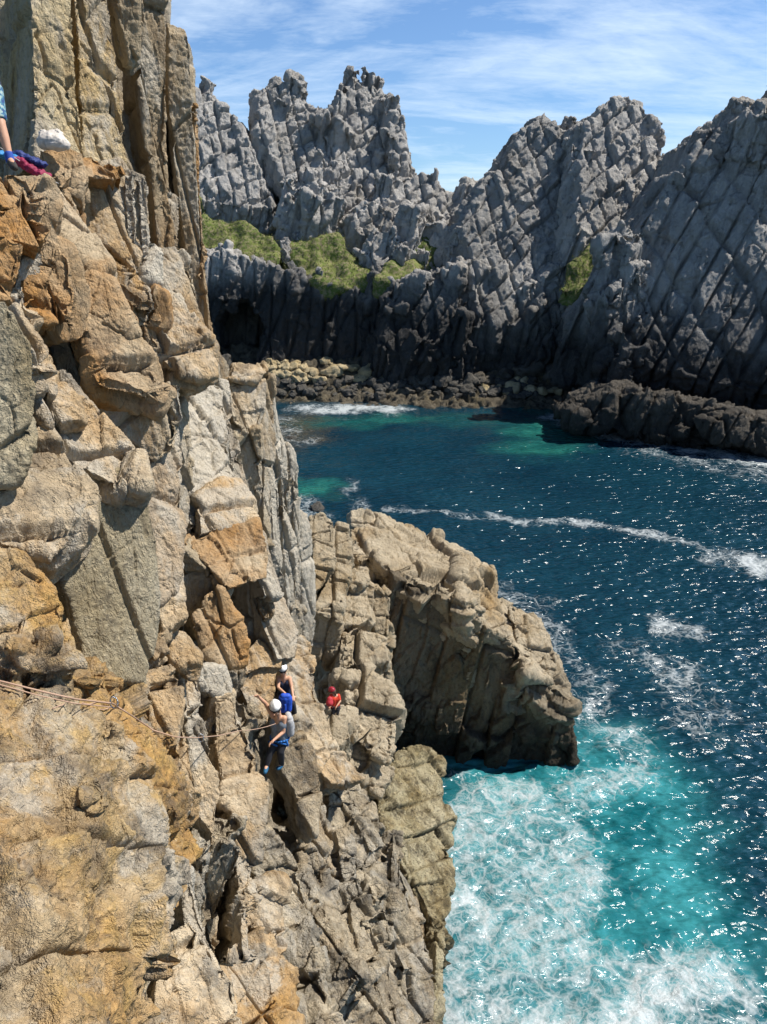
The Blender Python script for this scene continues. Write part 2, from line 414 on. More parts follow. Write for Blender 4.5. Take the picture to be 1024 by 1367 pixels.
JN = dict(bs=.95, bseed=777, ban=(1, 1, 4.2), bfr=frame(R(5), R(-7), R(40)), cw=.06)
def nb(name, mat, poly, ref, n, depth, **kw):
    kw['S'] = kw.get('S', .035 * ref[2] + .25) * 1.55; kw['amp'] = kw.get('amp', .085) * .72; kw['crack'] = kw.get('crack', .16) * .8; kw['fac'] = kw.get('fac', .29) * .8; kw.setdefault('fine', .028); kw.setdefault('rel', 0); [kw.setdefault(k, v) for k, v in JN.items()]; kw.setdefault('inset', .98)
    return block(name, mat, cliff, poly, ref, n, depth, **kw)
V3 = dict(aniso=(1, 1, 6), fac=.2)
# upper wall behind the ledge
nb('cliff_slab', M_wall, [(-60, -70), (30, -70), (40, 60), (46, 205), (30, 240), (-60, 250)], (0, 100, 11.8), (.45, -.88, .05), 2, **V3)
nb('cliff_slab', M_wall, [(34, -60), (90, -60), (96, 60), (103, 130), (114, 200), (104, 222), (44, 216), (42, 120)], (75, 100, 10.2), (.72, -.6, .3), 2.2, amp=.05, crack=.12, S=.8, label='lichen streaked slab', **V3)
nb('cliff_slab', M_wall, [(90, -60), (138, -60), (150, 70), (161, 150), (172, 232), (110, 222), (101, 80)], (130, 100, 11.3), (.74, -.6, .25), 2.2, amp=.06, crack=.14, S=.8, **V3)
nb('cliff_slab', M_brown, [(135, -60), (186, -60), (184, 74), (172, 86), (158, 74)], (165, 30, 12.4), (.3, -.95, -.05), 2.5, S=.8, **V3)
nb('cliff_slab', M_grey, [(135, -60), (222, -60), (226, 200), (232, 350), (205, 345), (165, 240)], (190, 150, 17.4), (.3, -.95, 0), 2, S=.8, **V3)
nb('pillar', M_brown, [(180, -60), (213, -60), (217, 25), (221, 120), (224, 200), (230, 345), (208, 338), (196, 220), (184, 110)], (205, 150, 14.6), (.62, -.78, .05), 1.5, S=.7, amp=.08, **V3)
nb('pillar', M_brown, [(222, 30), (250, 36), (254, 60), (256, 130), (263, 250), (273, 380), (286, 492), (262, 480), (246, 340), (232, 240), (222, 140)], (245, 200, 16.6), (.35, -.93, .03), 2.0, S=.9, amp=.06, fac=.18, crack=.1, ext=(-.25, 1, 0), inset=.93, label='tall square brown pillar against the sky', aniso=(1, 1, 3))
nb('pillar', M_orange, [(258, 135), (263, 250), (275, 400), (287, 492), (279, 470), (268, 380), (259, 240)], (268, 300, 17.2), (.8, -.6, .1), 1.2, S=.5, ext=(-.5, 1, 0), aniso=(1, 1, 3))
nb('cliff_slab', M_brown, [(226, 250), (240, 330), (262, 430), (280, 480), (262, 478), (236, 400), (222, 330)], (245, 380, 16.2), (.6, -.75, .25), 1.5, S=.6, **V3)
# ledge with the bag and the orange-grey face under it
nb('ledge_block', M_pale, [(106, 222), (160, 210), (172, 228), (194, 236), (203, 330), (208, 380), (190, 372), (150, 335), (110, 312), (104, 262)], (150, 280, 10.3), (.62, -.68, .4), 2.5, S=.9, amp=.05, crack=.12, bulge=.04, inset=.97, label='broad grey and orange face under the ledge', **V3)
nb('ledge_block', M_orange, [(48, 202), (78, 194), (110, 206), (116, 235), (110, 266), (88, 256), (62, 240)], (80, 225, 9.5), (.35, -.7, .6), 1.6)
nb('ledge_block', M_orange, [(100, 208), (150, 210), (172, 226), (150, 240), (112, 236)], (135, 222, 9.9), (.35, -.55, .75), 1.6)
nb('ledge_block', M_orange, [(95, 250), (112, 260), (116, 310), (104, 318), (92, 280)], (104, 285, 9.9), (.5, -.8, .3), 1.2)
nb('cliff_slab', M_grey, [(166, 230), (182, 228), (186, 330), (190, 375), (178, 360), (170, 300)], (178, 300, 10.4), (.7, -.65, .2), 1.2, S=.45, **V3)
nb('cliff_slab', M_grey, [(186, 234), (196, 236), (206, 330), (209, 378), (194, 375), (188, 300)], (197, 300, 10.5), (.8, -.55, .2), 1.2, S=.45, **V3)
# stepped orange blocks on the left
nb('rock_block', M_orange, [(-50, 232), (18, 226), (58, 240), (72, 262), (58, 284), (-50, 276)], (20, 250, 7.6), (.35, -.6, .72), 1.6)
nb('rock_block', M_orange, [(-50, 280), (20, 272), (58, 292), (70, 308), (54, 332), (0, 318), (-50, 314)], (30, 300, 7.4), (.42, -.7, .55), 1.4, label='rounded block with bright orange lichen')
nb('rock_block', M_orange, [(-50, 316), (10, 312), (34, 326), (30, 360), (16, 402), (-50, 404)], (0, 350, 7.0), (.5, -.8, .3), 1.4)
nb('rock_block', M_grey, [(28, 322), (48, 334), (42, 350), (24, 380), (16, 400), (20, 360)], (32, 355, 7.6), (.6, -.7, .3), 1.0)
nb('rock_block', M_orange, [(22, 372), (44, 338), (64, 324), (88, 332), (97, 348), (103, 392), (98, 428), (62, 434), (28, 422)], (60, 385, 7.8), (.45, -.78, .42), 1.6, S=.7, amp=.1, label='big square orange block with an overhung left edge')
nb('rock_block', M_orange, [(60, 256), (88, 252), (104, 268), (112, 302), (140, 330), (146, 358), (124, 366), (90, 330), (68, 288)], (100, 310, 9.0), (.45, -.5, .74), 1.4)
nb('rock_block', M_orange, [(106, 392), (122, 364), (148, 378), (166, 420), (182, 445), (160, 456), (118, 470), (106, 434)], (135, 420, 8.7), (.5, -.75, .42), 1.5)
nb('rock_block', M_pale, [(138, 342), (178, 356), (205, 384), (212, 412), (186, 410), (150, 380)], (175, 380, 10.0), (.5, -.5, .7), 1.4)
nb('rock_block', M_orange, [(150, 378), (184, 400), (190, 440), (176, 440), (160, 410)], (172, 410, 9.9), (.55, -.75, .35), 1.0)
nb('rock_block', M_pale, [(186, 384), (236, 396), (262, 436), (288, 462), (290, 502), (270, 506), (232, 498), (206, 474), (186, 440)], (235, 450, 10.9), (.55, -.68, .5), 2.2, S=.8, amp=.11, label='pale overhanging block below the tall pillar')
nb('rock_block', M_orange, [(186, 386), (214, 396), (218, 430), (204, 470), (186, 438)], (202, 425, 10.5), (.05, -.95, .1), 1.6)
nb('rock_block', M_pale, [(208, 330), (230, 328), (250, 332), (270, 400), (286, 470), (262, 442), (216, 392)], (240, 380, 13.4), (.62, -.65, .4), 1.6, S=.6)
nb('rock_block', M_orange, [(125, 470), (148, 454), (186, 458), (208, 488), (226, 520), (214, 538), (180, 524), (130, 512), (118, 492)], (170, 490, 8.7), (.45, -.55, .72), 1.8, S=.55)
nb('rock_block', M_brown, [(116, 496), (180, 518), (216, 532), (240, 512), (246, 560), (236, 600), (206, 622), (180, 592), (150, 562)], (190, 550, 9.2), (.4, -.9, .1), 1.8, S=.8)
# grey face and small ridge at the left edge
nb('cliff_slab', M_olive, [(-60, 398), (6, 404), (38, 458), (48, 520), (44, 580), (20, 642), (-60, 648)], (10, 520, 5.7), (.66, -.74, .14), 1.6, S=.5, amp=.06, fac=.2, aniso=(1, 1, 5))
for poly, rf in (([(4, 402), (22, 412), (44, 448), (58, 492), (44, 500), (36, 458)], (30, 450, 6.5)), ([(44, 448), (62, 470), (76, 500), (70, 528), (50, 520)], (60, 495, 6.8)),
                 ([(52, 520), (84, 512), (108, 534), (112, 560), (70, 566), (50, 550)], (80, 540, 6.8)), ([(84, 500), (112, 536), (132, 552), (120, 566), (96, 546)], (108, 540, 7.2))):
    nb('rock_block', M_pale, poly, rf, (.45, -.5, .74), .9, S=.4)
# pale shelf and the olive slab
nb('cliff_ledge', M_pale, [(40, 580), (60, 560), (100, 535), (140, 560), (178, 600), (190, 650), (150, 648), (112, 628), (60, 650), (16, 646)], (110, 595, 6.9), (.45, -.42, .79), 1.8, S=.6, amp=.11, label='pale sunlit shelf above the olive slab')
nb('cliff_slab', M_olive, [(115, 632), (150, 622), (184, 640), (198, 720), (208, 800), (204, 860), (190, 915), (150, 910), (108, 884), (88, 800), (68, 760), (76, 736), (114, 706)], (150, 760, 7.0), (.66, -.68, .3), 2.2, S=.42, amp=.05, crack=.09, fine=.025, fac=.16, bulge=.08, inset=.95, label='big rough olive grey slab', aniso=(1, 1, 4))
nb('cliff_ledge', M_pale, [(-60, 640), (60, 636), (118, 632), (120, 702), (76, 742), (30, 734), (-60, 724)], (40, 690, 6.0), (.5, -.42, .75), 1.5, S=.5, amp=.12)
nb('rock_block', M_gold, [(-60, 728), (30, 734), (72, 790), (96, 850), (114, 895), (60, 905), (-60, 890)], (30, 810, 5.2), (.52, -.5, .68), 1.5, S=.42, amp=.13)
# near bulge, lofted
def rowpts(v, L): return [P(u, v, t) for u, t in L]
bul = [rowpts(860, [(-90, 5.2), (0, 5.4), (60, 5.9), (110, 6.6), (150, 7.6)]),
       rowpts(900, [(-90, 4.7), (0, 4.9), (70, 5.3), (130, 6.0), (186, 7.4)]),
       rowpts(960, [(-90, 4.3), (10, 4.55), (90, 5.0), (160, 5.7), (214, 7.3)]),
       rowpts(1040, [(-90, 4.0), (20, 4.25), (110, 4.75), (190, 5.5), (242, 7.0)]),
       rowpts(1110, [(-90, 3.75), (20, 4.0), (120, 4.45), (205, 5.1), (262, 6.6)]),
       rowpts(1180, [(-90, 3.55), (20, 3.75), (120, 4.15), (200, 4.75), (256, 6.2)]),
       rowpts(1250, [(-90, 3.35), (10, 3.5), (110, 3.9), (185, 4.5), (234, 5.8)]),
       rowpts(1320, [(-90, 3.15), (10, 3.3), (100, 3.65), (170, 4.3), (214, 5.5)]),
       rowpts(1440, [(-90, 2.85), (10, 2.95), (100, 3.25), (170, 4.1), (225, 5.3)])]
def bulge_chips(g):
    rr = random.Random(9); out = []; r, c = g.shape[:2]
    for _ in range(24):
        i, j = rr.randrange(2, r - 2), rr.randrange(2, c - 1); p = g[i, j]; sz = rr.uniform(.12, .42) * (1 + .5 * j / c)
        out.append(chip(p + np.array([-.38, .3, -.4]) * sz, (.5, -.4, .75), sz, rr, 1.8, .3, (.5, -.2, -1)))
    return out
sheet('cliff_bulge', M_gold, cliff, bul, 5, 6, (-.8, .9, -.8), .62, vox=.0125, amp=.13, crack=.15, fine=.035, fac=.85, brick=.9, extra=bulge_chips, aniso=(1, 1, 1.7), fr=frame(R(10), R(48), R(35)), label='sunlit golden bulge nearest the viewer')
nb('rock_block', M_pale, [(205, 1270), (222, 1244), (250, 1228), (282, 1262), (312, 1312), (332, 1430), (190, 1430)], (260, 1330, 6.6), (.5, -.35, .8), 1.6, S=.8, amp=.12, bulge=.1, label='pale smooth boulder at the bottom edge')
nb('rock_block', M_grey, [(236, 1170), (256, 1160), (272, 1228), (290, 1300), (274, 1268), (244, 1236)], (268, 1220, 7.6), (.5, -.5, .7), 1.2, S=.45)
# middle band
nb('cliff_slab', M_grey, [(244, 522), (270, 506), (290, 500), (302, 560), (312, 620), (320, 662), (292, 684), (254, 706), (240, 660), (238, 590)], (280, 600, 12.9), (.62, -.42, .66), 2, S=1.0, amp=.13, crack=.12, label='white sunlit slab below the overhang')
nb('cliff_slab', M_grey, [(205, 590), (234, 560), (243, 600), (242, 690), (228, 790), (208, 806), (204, 720), (188, 650)], (215, 690, 9.4), (.72, -.56, .4), 1.5, S=.6, **V3)
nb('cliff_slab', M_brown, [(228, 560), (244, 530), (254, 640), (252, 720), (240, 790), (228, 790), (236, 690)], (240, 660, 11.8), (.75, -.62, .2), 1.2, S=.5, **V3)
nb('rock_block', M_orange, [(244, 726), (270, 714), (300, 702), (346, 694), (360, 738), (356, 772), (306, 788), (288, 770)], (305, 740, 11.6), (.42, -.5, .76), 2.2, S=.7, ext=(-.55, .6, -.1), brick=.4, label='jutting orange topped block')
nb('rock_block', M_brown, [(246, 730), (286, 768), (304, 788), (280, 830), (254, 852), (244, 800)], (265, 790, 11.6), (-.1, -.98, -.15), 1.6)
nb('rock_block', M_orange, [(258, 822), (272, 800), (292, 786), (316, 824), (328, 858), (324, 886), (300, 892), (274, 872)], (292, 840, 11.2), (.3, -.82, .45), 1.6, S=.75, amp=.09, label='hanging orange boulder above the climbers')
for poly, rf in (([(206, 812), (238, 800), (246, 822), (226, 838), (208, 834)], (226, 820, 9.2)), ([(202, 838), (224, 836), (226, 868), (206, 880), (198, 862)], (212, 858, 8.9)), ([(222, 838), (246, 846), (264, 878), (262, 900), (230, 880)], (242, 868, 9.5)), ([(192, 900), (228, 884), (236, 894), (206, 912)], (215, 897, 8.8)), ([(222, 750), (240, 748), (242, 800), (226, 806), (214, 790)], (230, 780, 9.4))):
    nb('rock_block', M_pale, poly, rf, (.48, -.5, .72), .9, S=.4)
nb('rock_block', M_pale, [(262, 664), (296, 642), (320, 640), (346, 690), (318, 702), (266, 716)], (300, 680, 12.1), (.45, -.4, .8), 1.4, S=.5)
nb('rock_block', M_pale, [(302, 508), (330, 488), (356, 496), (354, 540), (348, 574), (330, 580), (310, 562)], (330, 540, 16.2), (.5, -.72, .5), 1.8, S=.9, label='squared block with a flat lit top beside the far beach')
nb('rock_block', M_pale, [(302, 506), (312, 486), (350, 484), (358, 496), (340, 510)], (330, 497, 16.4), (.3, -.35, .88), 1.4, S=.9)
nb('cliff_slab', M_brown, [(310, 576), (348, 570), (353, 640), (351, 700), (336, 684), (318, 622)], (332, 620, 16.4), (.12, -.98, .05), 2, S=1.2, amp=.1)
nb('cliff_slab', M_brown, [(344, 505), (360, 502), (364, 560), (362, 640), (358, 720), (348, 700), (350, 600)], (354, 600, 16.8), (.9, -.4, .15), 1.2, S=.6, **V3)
nb('cliff_slab', M_grey, [(286, 502), (304, 506), (312, 570), (322, 630), (352, 722), (372, 800), (350, 800), (330, 730), (310, 650)], (322, 640, 14.2), (.72, -.5, .45), 1.4, S=.55, **V3)
for poly, rf, lab in (([(358, 500), (366, 540), (374, 590), (372, 700), (378, 800), (362, 760), (354, 640)], (366, 660, 18.2), None), ([(370, 560), (384, 590), (390, 690), (394, 840), (380, 830), (372, 720)], (382, 700, 19.2), None),
                      ([(384, 592), (394, 606), (399, 690), (402, 860), (392, 850), (388, 720)], (394, 720, 20.4), None), ([(396, 678), (412, 690), (414, 800), (413, 868), (402, 868), (398, 760)], (406, 770, 21.6), 'thin grey fin at the edge of the cliff')):
    nb('rock_fin', M_grey, poly, rf, (.74, -.65, .1), 1.3, S=.7, amp=.12, label=lab, inset=.8, **V3)
nb('cliff_slab', M_grey, [(348, 722), (372, 786), (400, 850), (396, 880), (370, 884), (346, 832), (332, 792), (336, 752)], (360, 810, 14.6), (.66, -.45, .6), 1.6, S=.7, aniso=(1, 1, 3))
nb('rock_block', M_pale, [(342, 786), (362, 782), (368, 820), (356, 830), (344, 812)], (354, 805, 14.1), (.4, -.6, .7), 1, S=.5)
nb('cliff_slab', M_pale, [(384, 858), (400, 846), (418, 862), (422, 930), (450, 1000), (486, 1044), (440, 1050), (402, 1004), (386, 950), (376, 884)], (420, 940, 17.6), (.58, -.36, .73), 2, S=.9, amp=.14, label='smooth pale slab behind the climbers')
nb('rock_block', M_pale, [(334, 892), (352, 884), (374, 886), (366, 934), (356, 968), (334, 952), (318, 918)], (345, 925, 14.0), (.4, -.66, .64), 1.4, S=.55)
nb('rock_block', M_pale, [(318, 878), (344, 850), (376, 876), (378, 892), (350, 892), (326, 904)], (348, 876, 14.2), (.45, -.55, .7), 1.2, S=.5)
# lower band
RIB = P(400, 1130, 14.6) - P(470, 1367, 12.9)
nb('rock_block', M_pale, [(184, 908), (205, 894), (240, 906), (250, 960), (258, 1042), (256, 1092), (240, 1042), (206, 962)], (222, 960, 7.9), (.55, -.48, .68), 1.4, S=.5)
nb('cliff_slab', M_pale, [(240, 904), (264, 904), (280, 1000), (292, 1062), (286, 1122), (262, 1092), (256, 1030)], (265, 1000, 9.5), (.55, -.55, .62), 1.4, S=.55, aniso=(1, 1, 3))
nb('cliff_slab', M_grey, [(262, 892), (284, 888), (304, 890), (302, 950), (286, 984), (290, 930), (268, 918)], (285, 920, 10.8), (.8, -.5, .3), 1.4, S=1.0, amp=.1)
nb('cliff_slab', M_pale, [(284, 986), (304, 968), (322, 960), (346, 1010), (351, 1050), (346, 1100), (334, 1180), (327, 1292), (321, 1290), (317, 1190), (300, 1100)], (318, 1060, 10.3), (.55, -.5, .67), 1.5, S=.7, label='long pale tongue of rock beside the dark niche', aniso=(1, 1, 3))
nb('cliff_slab', M_pale, [(270, 1060), (286, 1056), (290, 1100), (286, 1150), (278, 1140), (270, 1110)], (284, 1110, 9.6), (.5, -.6, .6), 1.0, S=.4, aniso=(1, 1, 3))
nb('rock_block', M_pale, [(286, 930), (310, 924), (330, 1010), (318, 1030), (300, 1022), (288, 990)], (305, 970, 10.7), (.55, -.55, .62), 1.2, S=.5)
nb('rock_block', M_low, [(376, 1000), (404, 976), (424, 1010), (430, 1060), (420, 1118), (406, 1096), (392, 1056), (372, 1024)], (400, 1040, 14.1), (.42, -.55, .72), 1.3, S=.6, label='block the lower climbers stand on')
for poly, rf, m in (([(340, 1112), (366, 1104), (402, 1160), (414, 1220), (428, 1290), (430, 1440), (372, 1440), (330, 1300), (334, 1190)], (370, 1230, 12.6), M_low),
                    ([(398, 1132), (430, 1118), (460, 1160), (470, 1222), (452, 1260), (428, 1290), (412, 1204)], (432, 1200, 14.6), M_low),
                    ([(428, 1292), (452, 1260), (474, 1222), (512, 1242), (524, 1320), (524, 1440), (446, 1440)], (475, 1330, 14.4), M_low),
                    ([(438, 1046), (490, 1050), (506, 1100), (496, 1150), (520, 1230), (482, 1190), (432, 1116)], (468, 1110, 17.6), M_low),
                    ([(488, 1144), (530, 1152), (552, 1200), (572, 1270), (578, 1340), (578, 1440), (522, 1440), (522, 1310), (500, 1222)], (550, 1290, 18.2), M_low),
                    ([(318, 1310), (336, 1260), (362, 1250), (380, 1320), (378, 1440), (318, 1440)], (350, 1340, 10.8), M_pale)):
    nb('buttress', m, poly, rf, (.55, -.42, .72), 2, S=.85, amp=.16, crack=.2, chip_n=4, chip_s=.7, chip_k=dict(off=-.05, tall=4.2, lean=.1, axis=RIB), aniso=(1, 1, 3), bfr=frame(R(8), R(-20), R(40)), bs=.8)
nb('rock_block', M_tide, [(502, 1062), (528, 1006), (560, 998), (582, 1020), (597, 1090), (604, 1150), (598, 1212), (590, 1300), (584, 1262), (560, 1202), (530, 1152), (502, 1132)], (570, 1110, 26.8), (.55, -.3, .78), 3, S=1.1, label='yellow barnacle crusted rock at the water', amp=.2)
nb('buttress', M_tide, [(580, 1260), (590, 1240), (590, 1340), (590, 1440), (575, 1440)], (598, 1330, 22.4), (.6, -.3, .7), 3, S=.9)
# ------------------------------------------------------------------ platform in the sea
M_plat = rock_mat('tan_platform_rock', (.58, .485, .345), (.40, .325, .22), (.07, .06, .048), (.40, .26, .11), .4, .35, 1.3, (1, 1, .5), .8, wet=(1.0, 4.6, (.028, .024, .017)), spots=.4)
M_pdark = rock_mat('stained_shade_toned_platform_rock', (.27, .215, .145), (.17, .135, .09), (.045, .038, .03), (.26, .17, .07), .4, .4, 1.2, (1, 1, .4), .9, wet=(.7, 3.3, (.026, .022, .016)), spots=.5)  # darker than the top's rock: stains, plus the front's shade painted in
plat = empty('rock_platform', (3, 31, 0), 'low tan rock platform jutting into the water, dark vertical front and sunlit sloping top', 'rock outcrop')
def pb(name, poly, ref, n, depth, mat=None, **kw):
    kw.setdefault('fr', frame(R(3), R(12), R(8))); kw.setdefault('amp', .1); kw.setdefault('crack', .2); kw.setdefault('aniso', (1, 1, 1.8))
    return block(name, mat or M_plat, plat, poly, ref, n, depth, **kw)
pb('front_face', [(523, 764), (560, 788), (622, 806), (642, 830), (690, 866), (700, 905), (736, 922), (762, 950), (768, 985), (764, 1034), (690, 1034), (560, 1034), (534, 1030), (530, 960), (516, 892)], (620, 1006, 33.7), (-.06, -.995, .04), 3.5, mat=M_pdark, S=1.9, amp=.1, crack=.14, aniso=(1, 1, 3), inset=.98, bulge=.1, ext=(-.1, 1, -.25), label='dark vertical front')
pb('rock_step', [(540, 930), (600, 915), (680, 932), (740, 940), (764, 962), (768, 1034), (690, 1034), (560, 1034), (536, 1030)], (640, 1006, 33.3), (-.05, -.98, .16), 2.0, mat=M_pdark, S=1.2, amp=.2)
pb('top_slab', [(468, 745), (466, 706), (500, 688), (540, 702), (585, 718), (618, 742), (650, 768), (640, 800), (622, 806), (524, 766), (500, 746)], (545, 745, 33.5), (.25, 0, .97), 4.5, S=1.6, amp=.13, crack=.24, aniso=(1.3, 1.3, 1), fr=frame(R(-2), R(14), R(22)), inset=.98, bulge=.12, ext=(.1, .15, -1), label='sunlit sloping top')
pb('nose', [(610, 742), (640, 764), (662, 792), (700, 812), (732, 850), (740, 880), (762, 924), (764, 944), (735, 916), (702, 900), (690, 866), (640, 830), (612, 800)], (622, 770, 33.1), (.95, -.25, 1), 5, S=1.5, amp=.17, crack=.24, aniso=(1.3, 1.3, .7), fr=frame(R(-5), R(20), R(15)), inset=.98, bulge=.12, ext=(-.3, .3, -1), label='fractured nose stepping down to the right')
pb('rock_step', [(640, 758), (658, 756), (664, 790), (656, 808), (636, 792)], (650, 785, 34.0), (.3, -.7, .65), 2, S=.9)
pb('rock_step', [(682, 812), (712, 826), (738, 850), (742, 884), (716, 876), (690, 862)], (715, 850, 33.4), (.4, -.5, .77), 2, S=.9)
pb('rock_step', [(690, 868), (728, 876), (742, 890), (736, 908), (704, 902)], (716, 888, 32.6), (.35, -.55, .75), 2, S=.8)
pb('rock_step', [(698, 900), (738, 902), (766, 936), (768, 966), (740, 962), (704, 930)], (736, 930, 32.4), (.4, -.45, .8), 2, S=.8)
pb('rock_block', [(412, 690), (430, 684), (446, 696), (444, 760), (432, 784), (416, 800)], (428, 740, 28), (.3, -.62, .73), 2.5, S=.9)
pb('rock_block', [(446, 696), (466, 700), (468, 752), (460, 800), (456, 834), (416, 818), (420, 804), (440, 764)], (450, 765, 28.2), (.3, -.55, .78), 2.5, S=1.0)
pb('rock_block', [(414, 818), (456, 806), (455, 842), (446, 905), (430, 886), (416, 862)], (435, 850, 27.8), (.0, -1, 0), 2, S=1.0, amp=.12)
pb('rock_block', [(454, 842), (482, 834), (514, 850), (518, 882), (496, 884), (470, 892), (448, 908)], (485, 862, 27.8), (.3, -.52, .8), 2, S=1.2, amp=.15)
pb('rock_block', [(460, 790), (488, 778), (498, 826), (480, 836), (456, 834)], (475, 810, 29), (.3, -.4, .86), 2, S=.9)
pb('rock_block', [(464, 762), (490, 756), (490, 780), (462, 786)], (476, 770, 29.6), (.3, -.45, .85), 2, S=.8)
pb('rock_block', [(486, 790), (505, 782), (518, 800), (518, 850), (500, 846)], (503, 820, 30.4), (.1, -.8, .5), 2, S=.7)
pb('rock_block', [(464, 902), (490, 892), (522, 920), (537, 962), (534, 1002), (518, 1022), (498, 1010), (470, 982), (460, 950)], (500, 950, 26.2), (.38, -.5, .78), 2.5, S=1.5, amp=.14, label='rounded boulder beside the red climber')
pb('rock_block', [(424, 920), (440, 904), (466, 900), (464, 960), (472, 992), (436, 980), (424, 950)], (445, 940, 28.2), (.3, -.4, .86), 2, S=1.0)
pb('rock_block', [(470, 985), (506, 1006), (531, 1030), (508, 1064), (490, 1052), (464, 1016)], (495, 1030, 25.6), (.35, -.55, .76), 2.5, S=.9)
pb('rock_block', [(468, 684), (482, 679), (496, 684), (496, 704), (480, 708), (468, 702)], (482, 693, 36.5), (.2, -.7, .68), 1.4, S=.8)

pb('rock_block', [(404, 690), (470, 760), (524, 790), (524, 1010), (440, 1010), (404, 880)], (470, 880, 31.0), (.15, -.95, .25), 2, S=1.2)

pb('rock_step', [(590, 722), (622, 744), (640, 764), (620, 770), (596, 748)], (612, 748, 35.2), (.35, -.5, .8), 2, S=1.0)
pb('rock_step', [(560, 790), (620, 806), (642, 832), (628, 846), (560, 826)], (600, 815, 32.2), (.2, -.8, .55), 1.6, S=1.0)
pb('rock_block', [(424, 950), (440, 940), (462, 942), (470, 985), (450, 1000), (428, 980)], (446, 965, 24.6), (.35, -.4, .85), 1.8, S=.8, ext=(0, .4, -1))
# ------------------------------------------------------------------ far headlands
FP = (.57, .54, .50); FM = (.38, .36, .333); FD = (.10, .10, .105)
M_far = rock_mat('far_grey_rock', FP, FM, FD, (.38, .33, .26), .25, .4, 5, (1, 1, .3), .8, spots=.25, wet=(13, 22, (.020, .019, .019)))  # low band: wet and black lichen, with the cliff foot's shade painted in
M_far2 = rock_mat('far_blue_grey_rock', (.47, .45, .42), (.30, .287, .27), FD, (.34, .30, .24), .25, .45, 5, (1, 1, .3), .8, spots=.25, wet=(8, 18, (.024, .023, .023)))  # its low dark band also mixes painted shade with wet and lichen
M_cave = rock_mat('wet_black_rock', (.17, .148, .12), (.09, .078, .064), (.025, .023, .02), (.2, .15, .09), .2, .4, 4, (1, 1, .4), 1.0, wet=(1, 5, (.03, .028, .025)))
def grass_mat(name, a, b, c):
    t = NT(name); p = t.pos()
    n1 = t.noise(p, .35, 5, .65); n2 = t.noise(p, 2.2, 4, .7)
    k = t.mix(t.ramp(n1, [(.4, 0.), (.6, 1.)]), a, b); k = t.mix(t.ramp(n2, [(.47, 0.), (.6, 1.)]), k, c)
    b_ = t.n('ShaderNodeBsdfPrincipled', {'Base Color': k, 'Roughness': .9, 'Specular IOR Level': .1,
        'Normal': t.n('ShaderNodeBump', {'Height': n2, 'Strength': .6, 'Distance': .2}).outputs[0]})
    return t.out(b_.outputs[0])
M_grass = grass_mat('headland_grass', (.085, .12, .03), (.155, .18, .05), (.22, .19, .11))
hl = empty('headland', (-15, 130, 0), 'grey jagged headland behind the beach with two pinnacles left of the gap in the skyline', 'headland')
hm = empty('headland', (20, 118, 0), 'grey twin topped crag right of the skyline gap', 'headland')
hr = empty('headland', (48, 98, 0), 'massive grey sea cliff cut off by the right edge of the photo', 'headland')
BL = dict(bs=2.1, bseed=888, ban=(1, 1, 3.6), bfr=frame(R(6), R(10), R(35)), cw=.13, aniso=(1, 1, 2.6), amp=.17, crack=.28, fine=.03, fac=.3, wob=.4, hj=.15, ffac=.6, chip_n=50, chip_s=3.1, chip_k=dict(tall=2.4, off=.0, edge=12))
def fb(name, par, poly, ref, n, depth, mat=None, S=3.0, inset=.8, bulge=3.0, fr=None, **kw):
    k = dict(BL); k.update(kw)
    return block(name, mat or M_far, par, poly, ref, n, depth, S=S, inset=inset, bulge=bulge, rel=1, px=1.3, fr=frame(R(6), R(12), R(35)) if fr is None else fr, ext=kw.pop('ext', (0, 1, -.1)), **{a: b for a, b in k.items() if a != 'ext'})
nF = (.15, -.85, .5)
fb('crag', hl, [(200, 120), (252, 118), (262, 119), (276, 120), (290, 140), (300, 148), (318, 160), (324, 172), (336, 195), (356, 242), (374, 292), (382, 308), (330, 312), (280, 300), (200, 290)], (290, 230, 128), (.25, -.85, .45), 12)
fb('crag', hl, [(60, 150), (200, 125), (258, 128), (292, 300), (292, 510), (60, 510)], (200, 300, 129), (.2, -.92, .3), 8, bulge=1)
fb('pinnacle', hl, [(330, 195), (334, 165), (334, 132), (345, 124), (352, 126), (360, 110), (370, 108), (398, 124), (406, 140), (424, 150), (442, 166), (450, 205), (446, 300), (412, 318), (386, 304), (362, 244)], (390, 210, 131), (.2, -.85, .48), 10, label='left pinnacle')
fb('pinnacle', hl, [(436, 165), (446, 150), (454, 130), (454, 110), (464, 112), (467, 102), (472, 103), (474, 112), (498, 110), (508, 122), (512, 150), (530, 158), (538, 190), (546, 232), (562, 244), (560, 275), (510, 304), (460, 312), (436, 295), (426, 220)], (490, 210, 133), (.2, -.86, .47), 10, bulge=2.5, label='right pinnacle with a small knob on top')
fb('pinnacle', hl, [(512, 162), (524, 156), (534, 160), (540, 195), (546, 235), (530, 240), (516, 200)], (528, 200, 130), nF, 5, bulge=1.5, chip_n=16, chip_s=1.6)
fb('boulder_crag', hl, [(376, 268), (392, 254), (412, 249), (440, 260), (452, 292), (432, 316), (392, 320)], (412, 285, 122), (.2, -.9, .4), 8, bulge=3)
fb('crag', hl, [(446, 300), (470, 280), (510, 262), (524, 240), (560, 234), (584, 252), (606, 262), (622, 252), (640, 244), (690, 240), (700, 400), (600, 410), (560, 335), (490, 345), (452, 330)], (570, 320, 126), nF, 10, bulge=3)
fb('crag', hl, [(476, 335), (520, 312), (560, 298), (592, 306), (604, 350), (604, 385), (560, 376), (520, 404), (488, 398)], (540, 350, 119), (.1, -.8, .6), 8, S=2.4, bulge=2)
